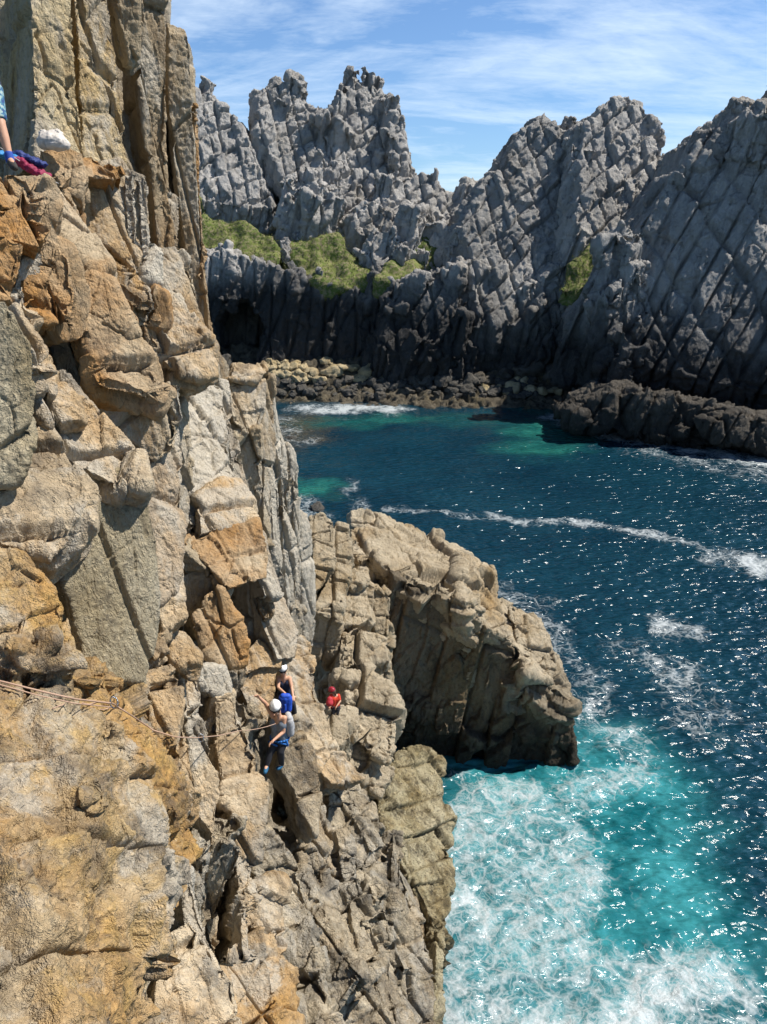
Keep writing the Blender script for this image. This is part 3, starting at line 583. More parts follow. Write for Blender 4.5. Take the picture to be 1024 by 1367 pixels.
fb('cliff_foot', hl, [(262, 335), (300, 332), (350, 348), (420, 372), (480, 386), (504, 398), (520, 440), (512, 492), (430, 494), (340, 490), (352, 440), (336, 402), (306, 396), (288, 430), (288, 494), (250, 494)], (390, 430, 117), (.02, -.995, .1), 9, bulge=1.5, inset=.97, S=2.4, chip_n=60, chip_s=1.8, chip_k=dict(rim=0, off=.1, tall=1.8), label='dark cliff foot with a cave')
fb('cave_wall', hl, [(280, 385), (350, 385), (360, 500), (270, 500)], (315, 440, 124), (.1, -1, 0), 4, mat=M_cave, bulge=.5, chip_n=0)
fb('buttress', hl, [(492, 460), (502, 430), (530, 392), (560, 368), (600, 366), (616, 400), (622, 494), (560, 496), (500, 492)], (560, 440, 113), (-.25, -.88, .4), 7, S=2.4, bulge=2.5)
fb('crag', hl, [(372, 320), (382, 318), (398, 360), (388, 368), (376, 348)], (384, 342, 117), nF, 2.5, S=1.4, bulge=.6, chip_n=6, chip_s=1)
# middle crag
fb('crag', hm, [(590, 330), (604, 300), (630, 258), (642, 243), (660, 246), (666, 216), (688, 180), (702, 168), (716, 160), (736, 162), (748, 174), (762, 178), (776, 165), (790, 200), (800, 300), (770, 380), (745, 430), (742, 500), (620, 494), (604, 410)], (690, 320, 116), (.02, -.86, .5), 12, bulge=4, S=3.4, fr=frame(R(8), R(10), R(20)), aniso=(1, 1, 2.6), mat=M_far2, chip_n=100, chip_s=2.6, chip_k=dict(tall=2.6, off=.05, edge=14, lean=.16))
fb('crag', hm, [(756, 180), (772, 168), (788, 150), (806, 142), (820, 136), (836, 142), (848, 148), (858, 164), (864, 182), (866, 205), (874, 246), (886, 262), (866, 300), (836, 332), (790, 378), (764, 400), (740, 330)], (810, 240, 114), (.1, -.86, .5), 12, bulge=4, S=3.2, label='highest rounded top of the crag')
fb('pinnacle', hm, [(862, 250), (872, 225), (882, 206), (892, 202), (902, 212), (914, 212), (918, 240), (900, 270), (872, 272)], (888, 240, 112), nF, 4, S=2, bulge=1, chip_n=14, chip_s=1.3)
fb('crag', hm, [(700, 380), (745, 330), (775, 370), (790, 400), (776, 470), (770, 500), (700, 500)], (740, 440, 113), (.2, -.9, .4), 6, mat=M_far2)
# right headland
fb('cliff_face', hr, [(904, 236), (916, 218), (922, 198), (926, 182), (948, 176), (960, 170), (966, 156), (985, 160), (1000, 156), (1030, 152), (1120, 140), (1130, 620), (1024, 575), (900, 545), (780, 525), (758, 494), (770, 420), (800, 370), (832, 330), (880, 262)], (940, 380, 96), (-.25, -.9, .36), 14, bulge=5, inset=.86, S=4.2, mat=M_far2, fr=frame(R(6), R(16), R(55)), aniso=(1, 1, 3.4), amp=.14, wob=.3, hj=.2, bs=2.4, bfr=frame(R(6), R(15), R(52)), chip_n=90, chip_s=2.8, chip_k=dict(tall=3.4, off=-.05, edge=14, lean=.12, axis=(.3, 0, 1)))
fb('cliff_face', hr, [(960, 168), (968, 152), (985, 156), (1010, 152), (1060, 148), (1080, 240), (1010, 240), (975, 200)], (1000, 180, 92), (-.2, -.9, .4), 8, bulge=2, S=3)
fb('rock_rib', hr, [(812, 345), (840, 335), (856, 360), (850, 430), (830, 520), (784, 515), (790, 440)], (826, 430, 95), (-.5, -.82, .3), 5, bulge=1.5, S=2.6, mat=M_far2, aniso=(1, 1, 3))
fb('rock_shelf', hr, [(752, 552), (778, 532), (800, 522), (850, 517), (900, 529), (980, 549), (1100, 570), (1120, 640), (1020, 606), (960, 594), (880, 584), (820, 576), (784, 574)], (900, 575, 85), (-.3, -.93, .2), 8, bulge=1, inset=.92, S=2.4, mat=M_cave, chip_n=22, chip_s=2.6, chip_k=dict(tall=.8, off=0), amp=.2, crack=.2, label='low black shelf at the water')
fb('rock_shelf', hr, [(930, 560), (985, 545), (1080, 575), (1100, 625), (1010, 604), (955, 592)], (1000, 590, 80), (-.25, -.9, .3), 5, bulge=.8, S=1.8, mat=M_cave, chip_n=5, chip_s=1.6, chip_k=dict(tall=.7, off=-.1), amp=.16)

# beach
BV = (462, 492, 512, 528, 548); BT = (122, 117.5, 115.5, 113, 109.5)
def beach_t(u, v): return float(np.interp(v, BV, BT)) - (u - 280) * .012
bg = [[P(u, v, beach_t(u, v)) for u in range(240, 821, 58)] for v in BV]
M_beach = rock_mat('brown_shingle', (.20, .17, .12), (.10, .083, .06), (.04, .035, .028), (.22, .17, .08), .4, .5, 2.5, (1, 1, 1), 1.0)
bo = sheet('beach', M_beach, None, bg, 20, 20, (0, 0, -2.5), 1.0, amp=.4, crack=.1, aniso=(1, 1, 1)); tag(bo, kind='structure')

def boulder(name, mat, u, v, z, size, seed, label, group):
    c = P(u, v, beach_t(u, v)) if z is None else W(u, v, z); rr = random.Random(seed)
    bm = bmesh.new(); bmesh.ops.create_icosphere(bm, subdivisions=4, radius=1)
    me = bpy.data.meshes.new(name); bm.to_mesh(me); bm.free()
    v_ = co(me); s = np.array([size * rr.uniform(.85, 1.3), size * rr.uniform(.7, 1.1), size * rr.uniform(.55, .85)]) * .5
    ds = [unit([rr.gauss(0, 1), rr.gauss(0, 1), rr.gauss(0, 1)]) for _ in range(12)]
    for d in ds:
        h = rr.uniform(.5, .8); k = v_ @ d; v_ = v_ - np.outer(np.maximum(k - h, 0) * .93, d)
    rz = rr.uniform(0, 6.28); v_ = v_ * s; v_ = v_ @ np.array(Matrix.Rotation(rz, 3, 'Z')).T
    set_co(me, v_); d_, cl = rock_disp(v_ + seed * 7.1, size * .9, seed, amp=.08, crack=.07, aniso=(1, 1, 1), lay=2, brick=.4)
    set_co(me, v_ + nor(me) * d_[:, None]); attr(me, 'cell', cl); me.name = name; smooth(me, True)
    o = link(name, me, mat); o.location = c + np.array([0, 0, s[2] * .45]); return tag(o, label, 'boulder', group)
M_b1 = rock_mat('ochre_boulder_rock', (.56, .46, .28), (.40, .31, .18), (.1, .085, .06), (.36, .25, .1), .4, .3, 1.5, (1, 1, 1), .8)
M_b2 = rock_mat('black_wet_boulder_rock', (.12, .11, .095), (.07, .065, .056), (.025, .024, .022), (.16, .12, .07), .3, .4, 1.5, (1, 1, 1), .8)
rr = random.Random(3); k = 0
for (u0, u1, v0, v1, n, s0, s1, mat, lab, grp) in (
        (318, 380, 488, 505, 12, 1.4, 2.6, M_b1, 'ochre boulder on the beach below the cave mouth', 'ochre boulders below the cave'),
        (350, 500, 486, 512, 40, 1.3, 3.0, M_b1, 'ochre boulder on the middle of the beach under the dark cliff foot', 'ochre boulders in mid beach'),
        (360, 720, 508, 533, 120, .9, 2.4, M_b2, 'small dark wet boulder at the tide line of the beach', 'small wet tide line boulders'),
        (520, 640, 484, 522, 42, 1.5, 3.6, M_b2, 'black jagged boulder heaped under the buttress right of the beach', 'black boulders under the buttress'),
        (600, 720, 492, 524, 30, 1.2, 3.0, M_b2, 'dark boulder at the foot of the middle crag', 'dark boulders under the middle crag'),
        (640, 752, 508, 528, 16, 1.2, 2.6, M_b1, 'tan boulder beside the white surf under the middle crag', 'tan boulders beside the surf')):
    for _ in range(n):
        k += 1; v = rr.uniform(v0, v1)
        boulder('boulder', mat, rr.uniform(u0, u1), v, None, rr.uniform(s0, s1), 400 + k, lab, grp)
boulder('boulder', M_b2, 298, 490, None, 4.2, 901, 'large dark boulder just right of the near cliff edge at the cave', None)
boulder('boulder', M_b2, 706, 500, None, 5.2, 902, 'tall black boulder left of the two big ones under the middle crag', None)
boulder('boulder', M_b2, 740, 505, None, 6.2, 903, 'biggest grey black boulder at the mouth of the gully', None)
boulder('boulder', M_b2, 388, 588, -.3, 1.6, 904, 'dark wet boulder awash beside the fins of the near cliff', None)
boulder('boulder', M_b2, 425, 682, -.2, 2.0, 905, 'brown wet boulder awash behind the rock platform', None)
# grass
def tufts(me_v, n, size, seed):
    g = np.random.default_rng(seed); V = []; Fc = []
    idx = g.integers(0, len(me_v), n)
    for i in idx:
        p = me_v[i] + g.normal(0, .25, 3); a = g.uniform(0, 6.28); s = size * g.uniform(.5, 1.3); h = s * g.uniform(.6, 1.2)
        b = len(V); dx, dy = math.cos(a) * s * .5, math.sin(a) * s * .5
        V += [p + (dx, dy, -.15), p + (-dx, -dy, -.15), p + (g.normal(0, .2) * s, g.normal(0, .2) * s, h), p + (-dy, dx, -.15)]
        Fc += [(b, b + 1, b + 2), (b + 1, b + 3, b + 2), (b + 3, b, b + 2)]
    return np.array(V), Fc
def grass(poly, ref, n, seed, ntuft=2500, depth=3, amp=.3):
    vv, fs = prism(poly, ref, n, depth, (0, .5, -1), .9, .1)
    me = remesh(vv, fs, .35); v = relax(me, co(me), 3); set_co(me, v)
    N = nor(me); v = v + N * (fbm(v / 6, 4, seed, .5) * 2.2)[:, None]; set_co(me, v)
    up = v[(N[:, 2] > .2) & (N[:, 1] < .3)]
    tv, tf = tufts(up, ntuft // 2, .16, seed)
    m2 = mesh_np('t', tv, tf); bm = bmesh.new(); bm.from_mesh(me); bm.from_mesh(m2); bm.to_mesh(me); bm.free(); bpy.data.meshes.remove(m2)
    o = link('grass', me, M_grass); tag(o, kind='stuff'); return o
for i, (poly, ref, n, nt) in enumerate((
        ([(262, 292), (300, 290), (330, 298), (362, 316), (372, 330), (370, 362), (340, 356), (310, 338), (262, 326)], (310, 318, 118.0), (.05, -.62, .78), 3000),
        ([(370, 330), (400, 316), (428, 320), (452, 306), (462, 330), (486, 352), (500, 372), (480, 388), (440, 380), (400, 372), (374, 352)], (430, 350, 117.0), (.1, -.62, .78), 3500),
        ([(742, 384), (764, 354), (790, 330), (816, 302), (828, 310), (812, 340), (800, 372), (770, 392)], (784, 352, 105.6), (-.1, -.65, .75), 1600),
        ([(545, 320), (570, 300), (588, 312), (580, 340), (548, 372), (520, 380), (500, 372)], (545, 345, 116.2), (.1, -.6, .79), 700),
        ([(260, 214), (280, 220), (284, 250), (270, 270), (256, 262)], (270, 240, 125), (.2, -.7, .7), 500))):
    grass(poly, ref, n, 60 + i, nt)
# ------------------------------------------------------------------ sea
def axis(lo, hi, step, far):
    core = np.arange(lo, hi + step * .5, step); out = []; s = step; x = core[-1]
    while x < far: s *= 1.25; x += s; out.append(x)
    left = []; s = step; x = core[0]
    while x > -far: s *= 1.25; x -= s; left.append(x)
    return np.concatenate([left[::-1], core, out])
xs = axis(-22, 62, .17, 4000.)
ys = [-30., -10, 0, 6]; y = 10.
while y < 125: ys.append(y); y += max(.085, .0052 * y)
s = 1.
while y < 6000: ys.append(y); y += s; s *= 1.3
ys = np.array(ys)
X, Y = np.meshgrid(xs, ys); nx, ny = len(xs), len(ys)
pt = np.stack([X.ravel(), Y.ravel(), np.zeros(X.size)], 1)
def poly_px(L): return np.array([W(u, v)[:2] for u, v in L])
def seg_dist(p, a, b):
    d = b - a; t = np.clip(((p - a) @ d) / max(1e-9, d @ d), 0, 1); return np.linalg.norm(p - a - t[:, None] * d, axis=1)
def sd_poly(p, L):
    q = poly_px(L); d = np.full(len(p), 1e9); ins = np.zeros(len(p), bool)
    for i in range(len(q)):
        a, b = q[i], q[(i + 1) % len(q)]; d = np.minimum(d, seg_dist(p, a, b))
        c = ((a[1] > p[:, 1]) != (b[1] > p[:, 1])); den = np.where(abs(b[1] - a[1]) < 1e-9, 1e-9, b[1] - a[1])
        ins ^= c & (p[:, 0] < (b[0] - a[0]) * (p[:, 1] - a[1]) / den + a[0])
    return np.where(ins, -d, d)
def line_d(p, L):
    q = poly_px(L); d = np.full(len(p), 1e9)
    for a, b in zip(q[:-1], q[1:]): d = np.minimum(d, seg_dist(p, a, b))
    return d
p2 = pt[:, :2]; dist = np.hypot(X, Y).ravel()
wp = p2 + np.stack([fbm(pt * .25, 3, 5), fbm(pt * .25 + 40, 3, 6)], 1) * 3.0
foam = np.zeros(len(pt)); turq = np.zeros(len(pt)); green = np.zeros(len(pt))
near = dist < 400
q = wp[near]; q0 = p2[near]
f = np.zeros(len(q)); g = np.zeros(len(q)); gr = np.zeros(len(q))
# aerated turquoise water in front
d = sd_poly(q, [(570, 990), (700, 985), (800, 960), (880, 990), (950, 1040), (985, 1120), (1000, 1220), (1060, 1330), (1060, 1460), (560, 1460), (560, 1100)])
g = np.maximum(g, sstep(2.6, -3.2, d))
# foam density: thick at the foot of the rocks and along the bottom, thin upper right
d = sd_poly(q, [(590, 1040), (690, 1010), (790, 1120), (800, 1200), (900, 1260), (1000, 1300), (1060, 1340), (1060, 1460), (560, 1460), (580, 1200)])
f = np.maximum(f, .42 * sstep(1.2, -1.2, d))
d = sd_poly(q, [(560, 1270), (700, 1300), (800, 1250), (900, 1240), (1060, 1340), (1060, 1480), (560, 1480)])
f = np.maximum(f, .70 * sstep(1.2, -2.4, d))
d = sd_poly(q, [(590, 1050), (640, 1060), (660, 1180), (700, 1240), (640, 1340), (590, 1300)]); f = np.maximum(f, .62 * sstep(.8, -1.2, d))
d = sd_poly(q, [(700, 1020), (790, 970), (880, 985), (850, 1060), (760, 1090)]); f = np.maximum(f, .34 * sstep(1.2, -1.2, d))
# shadowed clear strip under the platform
d = line_d(q, [(600, 1016), (770, 1008)]); f *= .25 + .75 * sstep(.6, 1.8, d)
# foam streak across the bay and patches
q1 = q0 + (q - q0) * .5; brk = fbm(np.stack([q0[:, 0] * .45, q0[:, 1] * .3, 0 * q0[:, 0]], 1), 3, 71) * 1.4
for L, w, a in (([(520, 680), (570, 682), (600, 684), (650, 692), (720, 697), (790, 700), (860, 710), (930, 728), (990, 748), (1060, 770)], .75, .80), ([(965, 742), (1060, 775)], 1.6, .95),
                ([(600, 688), (720, 700)], .5, .7), ([(893, 838), (925, 846)], 1.1, .9), ([(880, 885), (905, 920), (915, 955)], 1.5, .66), ([(860, 880), (960, 960)], 2.2, .35),
                ([(425, 547), (480, 545), (520, 547)], 3.2, .98), ([(405, 545), (440, 548)], 2.2, .9), ([(560, 527), (640, 532), (700, 536)], 1.8, .6), ([(635, 533), (700, 534), (735, 532)], 1.2, .85),
                ([(742, 556), (768, 568), (800, 577), (850, 588), (930, 600), (1060, 625)], 2.2, .9), ([(830, 580), (930, 592)], 2.5, .98), ([(870, 600), (1060, 640)], 3.5, .5),
                ([(395, 668), (415, 690)], 1.6, .85), ([(660, 790), (720, 800)], 1.2, .5), ([(690, 800), (745, 870), (790, 950)], 1.4, .55), ([(375, 560), (400, 590)], 2.5, .45), ([(470, 640), (478, 690)], .8, .4)):
    d = line_d(q1, L); f = np.maximum(f, a * (.92 if a > .89 else .70) * sstep(w * 1.7, w * .0, d) * (.78 + .75 * np.clip(brk, -.5, .35)))
# shallow green patches
for (u, v, rx, ry, a) in ((735, 575, 7, 9, .95), (720, 600, 6, 5, .9), (720, 545, 6, 5, .8), (420, 655, 3.5, 4, .95), (520, 560, 8, 4, .7), (450, 565, 8, 4, .5), (640, 560, 14, 5, .3)):
    c = W(u, v); r = np.hypot((q[:, 0] - c[0]) / rx, (q[:, 1] - c[1]) / ry); gr = np.maximum(gr, .72 * a * sstep(1.25, .2, r))
# brown shallows over the shingle
br = np.zeros(len(q)); 
for (u, v, rx, ry) in ((400, 528, 14, 7), (500, 525, 16, 5), (390, 575, 5, 12), (640, 525, 14, 4)):
    c = W(u, v); r = np.hypot((q[:, 0] - c[0]) / rx, (q[:, 1] - c[1]) / ry); br = np.maximum(br, sstep(1.2, .4, r))
foam[near] = f; turq[near] = g; green[near] = gr; brown = np.zeros(len(pt)); brown[near] = br
# waves
fade = 1 / (1 + (dist / 220) ** 2)
def ridge(x): return 1 - np.abs(x) * 2
wv = np.stack([pt[:, 0] * .8 + pt[:, 1] * .25, pt[:, 1] * 1.0 - pt[:, 0] * .2, np.zeros(len(pt))], 1)
z = .22 * fbm(wv / (5.5, 3.2, 1), 3, 21) + .15 * ridge(vnoise(wv / (2.2, 1.1, 1) + 9, 23)) + .05 * ridge(vnoise(wv / (.9, .5, 1), 24))
z = z * fade
z[near] += (f * .16 * (fbm(pt[near] * 1.3, 4, 33, .6) + .4)) * fade[near]
pt[:, 2] = z - .1
idx = np.arange(nx * ny).reshape(ny, nx)
fc = np.stack([idx[:-1, :-1], idx[:-1, 1:], idx[1:, 1:], idx[1:, :-1]], -1).reshape(-1, 4)
sea_me = mesh_np('sea', pt, fc); smooth(sea_me)
for nme, a in (('foam', foam), ('turq', turq), ('green', green), ('brown', brown)): attr(sea_me, nme, a)
t = NT('sea_water'); p = t.pos()
foam_a, turq_a, gr_a, br_a = t.attr('foam'), t.attr('turq'), t.attr('green'), t.attr('brown')
wn = t.n('ShaderNodeTexNoise', {'Vector': p, 'Scale': .55, 'Detail': 4, 'Roughness': .6})
pw = t.n('ShaderNodeVectorMath', {0: p, 1: t.n('ShaderNodeVectorMath', {0: wn.outputs['Color'], 'Scale': 2.6}, operation='SCALE').outputs[0]}, operation='ADD').outputs[0]
n1 = t.noise(pw, .5, 5, .6); n2 = t.noise(pw, 2.4, 8, .62)
deep = t.mix(t.ramp(t.noise(p, .09, 4), [(.35, 0.), (.65, 1.)]), (.003, .024, .042), (.006, .038, .060))
c = t.mix(gr_a, deep, t.mix(t.ramp(n1, [(.35, 0.), (.65, 1.)]), (.012, .12, .10), (.03, .20, .15)))
tq = t.mix(t.ramp(n1, [(.35, 0.), (.65, 1.)]), (.006, .10, .12), (.038, .24, .265))
c = t.mix(turq_a, c, tq)
c = t.mix(t.math('MULTIPLY', br_a, t.ramp(n2, [(.4, .2), (.6, .9)])), c, (.075, .058, .03))
def veins(scale, width):
    e = t.n('ShaderNodeTexVoronoi', {'Vector': pw, 'Scale': scale, 'Randomness': 1.}, feature='DISTANCE_TO_EDGE').outputs['Distance']
    return t.n('ShaderNodeMapRange', {0: e, 1: 0., 2: width, 3: 1., 4: 0.}).outputs[0]
net = t.math('MAXIMUM', veins(.8, .16), t.math('MAXIMUM', t.math('MULTIPLY', veins(2.3, .22), .8), t.math('MULTIPLY', veins(6., .25), .6)))
pat = t.math('ADD', t.math('MULTIPLY', net, .42), t.math('ADD', t.math('MULTIPLY', n2, .58), t.math('MULTIPLY', n1, .45)))
thr = t.math('SUBTRACT', 1.0, t.math('MULTIPLY', foam_a, .58))
fm = t.n('ShaderNodeMapRange', {0: t.math('SUBTRACT', pat, thr), 1: -.12, 2: .3, 3: 0., 4: 1.}).outputs[0]
fm = t.math('MULTIPLY', fm, t.n('ShaderNodeMapRange', {0: foam_a, 1: .02, 2: .2, 3: 0., 4: 1.}).outputs[0])
# milky veil between the filaments
veil = t.math('MULTIPLY', t.n('ShaderNodeMapRange', {0: t.math('MULTIPLY', foam_a, turq_a), 1: .2, 2: .72, 3: .0, 4: .95}).outputs[0], t.ramp(n1, [(.3, .45), (.6, 1.)]))
c = t.mix(veil, c, (.17, .36, .39))
ps = t.pos((1, 1.8, 1), (0, 0, R(-14)))
b1 = t.noise(ps, 1.15, 1.5, .5); b2 = t.noise(ps, 5.5, 3, .6)
hh = t.math('ADD', t.math('MULTIPLY', b1, 1.0), t.math('MULTIPLY', b2, .05))
bp = t.n('ShaderNodeBump', {'Height': hh, 'Strength': 1.0, 'Distance': .43})
wat = t.n('ShaderNodeBsdfPrincipled', {'Base Color': c, 'Roughness': .13, 'IOR': 1.33, 'Normal': bp.outputs[0]})
fb_ = t.n('ShaderNodeBump', {'Height': t.math('ADD', n2, b2), 'Strength': .6, 'Distance': .15})
fo = t.n('ShaderNodeBsdfPrincipled', {'Base Color': (.50, .54, .55, 1), 'Roughness': .6, 'Normal': fb_.outputs[0]})
M_sea = t.out(t.n('ShaderNodeMixShader', {0: t.math('MULTIPLY', fm, .93), 1: wat.outputs[0], 2: fo.outputs[0]}).outputs[0])
sea = tag(link('sea', sea_me, M_sea), kind='structure')
# ------------------------------------------------------------------ climbers and their gear
bpy.context.view_layer.update()
DG = bpy.context.evaluated_depsgraph_get(); DG.update()
CL = [o for o in COL.objects if o.type == 'MESH' and o.parent in (cliff, plat)]
from mathutils.bvhtree import BVHTree
def bvh_of(objs):
    V = []; Fc = []; b = 0
    for o in objs:
        me = o.data; v = co(me); V.append(v)
        f = np.empty(len(me.loops), np.int32); me.loops.foreach_get('vertex_index', f); Fc.append(f.reshape(-1, 4) + b); b += len(v)
    V = np.concatenate(V); Fc = np.concatenate(Fc); c = V[Fc[:, 0]] - EYE
    # keep only what lies in the views of the climbers, the rope and the ledge
    d = np.stack([c[:, 0], c[:, 1] * cp - c[:, 2] * sp, c[:, 1] * sp + c[:, 2] * cp], 1)
    u = 512 + F * d[:, 0] / d[:, 1]; v = 683.5 - F * d[:, 2] / d[:, 1]
    k = (d[:, 1] > 0) & (((u > -60) & (u < 500) & (v > 870) & (v < 1060)) | ((u > -60) & (u < 130) & (v > 150) & (v < 280)))
    Fc = Fc[k]; us, inv = np.unique(Fc, return_inverse=True)
    return BVHTree.FromPolygons(V[us].tolist(), inv.reshape(-1, 4).tolist())
TREE = bvh_of(CL)
def hit(u, v, default=None):
    r = Vector(ray(u, v)); L = r.length; h = TREE.ray_cast(Vector(EYE), r / L)
    return default if h[0] is None else h[3] / L
DEBUG = False
def ball(c, r, seg=14):
    c = np.asarray(c, float); r = np.ones(3) * r; V = [c + (0, 0, r[2]), c - (0, 0, r[2])]; Fc = []
    n = seg; m = seg // 2
    for i in range(1, m):
        a = math.pi * i / m
        for j in range(n):
            b = 2 * math.pi * j / n; V.append(c + r * (math.sin(a) * math.cos(b), math.sin(a) * math.sin(b), math.cos(a)))
    for j in range(n):
        k = (j + 1) % n; Fc.append([0, 2 + j, 2 + k]); Fc.append([1, 2 + (m - 2) * n + k, 2 + (m - 2) * n + j])
        for i in range(m - 2): Fc.append([2 + i * n + j, 2 + (i + 1) * n + j, 2 + (i + 1) * n + k, 2 + i * n + k])
    return V, Fc
def cone(a, ra, b, rb, n=14):
    a = np.asarray(a, float); b = np.asarray(b, float); d = unit(b - a); x = unit(np.cross(d, (.3, .5, .81))); y = np.cross(d, x); V = []
    for c, r in ((a, ra), (b, rb)):
        for j in range(n):
            t_ = 2 * math.pi * j / n; V.append(c + r * (math.cos(t_) * x + math.sin(t_) * y))
    return V, [[j, (j + 1) % n, n + (j + 1) % n, n + j] for j in range(n)] + [list(range(n))[::-1], list(range(n, 2 * n))]
def limb(pts, cap=True):
    out = []
    for (a, ra), (b, rb) in zip(pts[:-1], pts[1:]): out.append(cone(a, ra, b, rb))
    for i, (a, ra) in enumerate(pts):
        if cap or 0 < i < len(pts) - 1: out.append(ball(a, ra))
    return out
def solid(name, parts, mat, parent, vox=.008, rel=3):
    V, Fc = merge(parts); me = remesh(V, Fc, vox); set_co(me, relax(me, co(me), rel)); smooth(me); me.name = name
    o = link(name, me, mat)
    if parent is not None: adopt(o, parent)
    return o
def raw(name, parts, mat, parent, sm=True):
    V, Fc = merge(parts); me = mesh_np(name, V, Fc); smooth(me, sm); o = link(name, me, mat)
    if parent is not None: adopt(o, parent)
    return o
def hand(wrist, d, nrm, thumb):
    """palm, four curled fingers of unequal length and a thumb from the palm's side"""
    d = unit(d); nrm = unit(nrm - d * np.dot(nrm, d)); s = np.cross(d, nrm) * thumb; o = []
    for k in (-1, -.33, .33, 1): o += limb([(wrist, .02), (wrist + d * .075 + s * k * .026, .0145)])
    for k, L in ((1, .07), (.33, .078), (-.33, .073), (-1, .056)):
        a = wrist + d * .08 + s * k * .028; b = a + d * L * .5 + nrm * .008; c = b + unit(d + nrm * .9) * L * .32; e = c + unit(d * .5 + nrm) * L * .25
        o += limb([(a, .010), (b, .0092), (c, .0085), (e, .0075)])
    a = wrist + d * .025 + s * .03; b = a + unit(d + s) * .035; o += limb([(a, .013), (b, .0105), (b + unit(d + s * .3 + nrm * .5) * .03, .009)])
    return o
def head(c, up, f):
    """skull, jaw, nose, ears, mouth; f is where the face looks"""
    up = unit(up); f = unit(f - up * np.dot(f, up)); s = np.cross(f, up); o = []
    o.append(ball(c + up * .02, .092)); o.append(ball(c + up * .005 + f * .022, .083)); o.append(ball(c - up * .05 + f * .035, .058)); o.append(ball(c - up * .085 + f * .058, .028))
    o += limb([(c + up * .01 + f * .1, .011), (c - up * .03 + f * .113, .017)])
    for k in (-1, 1):
        o.append(ball(c + s * k * .092 - up * .008, (.016, .02, .028))); o.append(ball(c + s * k * .034 + up * .03 + f * .086, .018)); o.append(ball(c + s * k * .045 - up * .03 + f * .068, .03))
    return o
SKIN = simple('skin', (.60, .33, .21), .55, 0)
M_white = simple('white_helmet_shell', (.78, .78, .76), .35); M_black = simple('black_lens', (.012, .012, .014), .15); M_lip = simple('teeth', (.75, .72, .68), .4)
M_hair = simple('brown_hair', (.09, .05, .03), .6); M_navy = simple('navy_cloth', (.018, .025, .06), .85, 60); M_greyc = simple('grey_cloth', (.20, .23, .27), .85, 60)
M_dk = simple('charcoal_trouser_cloth', (.022, .022, .028), .85, 50); M_blue = simple('blue_pack_cloth', (.012, .075, .50), .6, 40); M_lg = simple('light_grey_pack_cloth', (.42, .41, .41), .75, 40)
M_cyan = simple('blue_shoe', (.012, .10, .20), .6); M_red = simple('red_shirt_cloth', (.62, .045, .018), .8, 40); M_maroon = simple('maroon_helmet_shell', (.30, .015, .03), .4)
M_harn = simple('blue_harness_web', (.015, .14, .46), .6); M_strap = simple('dark_strap', (.03, .03, .035), .7); M_redbag = simple('red_bag_cloth', (.45, .03, .045), .75, 30)
def helmet(c, up, f, mat, parent):
    up = unit(up); f = unit(f - up * np.dot(f, up)); s = np.cross(f, up); V, Fc = ball((0, 0, 0), 1, 28); V = np.array(V); out = []
    for v in V:
        z = max(v[2], -.12); out.append(c + s * v[0] * .109 + f * (v[1] * .128) + up * (z * .098 + .07 + (.012 if abs(v[0]) < .25 and z > .2 else 0)))
    h = raw('helmet', [(out, Fc)], mat, parent)
    rim = []
    for j in range(24):
        a = 2 * math.pi * j / 24; rim.append((c + s * math.cos(a) * .112 + f * math.sin(a) * .132 + up * .058, .008))
    r_ = raw('rim', [cone(a[0], a[1], b[0], b[1], 6) for a, b in zip(rim, rim[1:] + rim[:1])], M_strap, None); adopt2(r_, h)
    st = raw('chin_strap', [cone(c + s * k * .1 + up * .03, .006, c - up * .1 + f * .05 + s * k * .012, .006, 6) for k in (-1, 1)], M_strap, None); adopt2(st, h)
    return h
def adopt2(ch, par):
    bpy.context.view_layer.update(); ch.parent = par; ch.matrix_parent_inverse = par.matrix_world.inverted()
def shades(c, up, f, parent):
    up = unit(up); f = unit(f - up * np.dot(f, up)); s = np.cross(f, up); o = []
    for k in (-1, 1):
        m = c + s * k * .037 + up * .014 + f * .1; V, Fc = ball((0, 0, 0), 1, 12); o.append(([m + s * v[0] * .034 + up * v[1] * .021 + f * v[2] * .014 for v in V], Fc))
        o.append(cone(c + s * k * .065 + up * .016 + f * .088, .006, c + s * k * .097 + up * .012, .005, 6))
    o.append(cone(c + s * .012 + up * .018 + f * .108, .005, c - s * .012 + up * .018 + f * .108, .005, 6))
    raw('sunglasses', o, M_black, parent)
    raw('mouth', [cone(c - up * .045 + f * .094 - s * .022, .006, c - up * .045 + f * .094 + s * .022, .006, 6)], M_lip, parent)
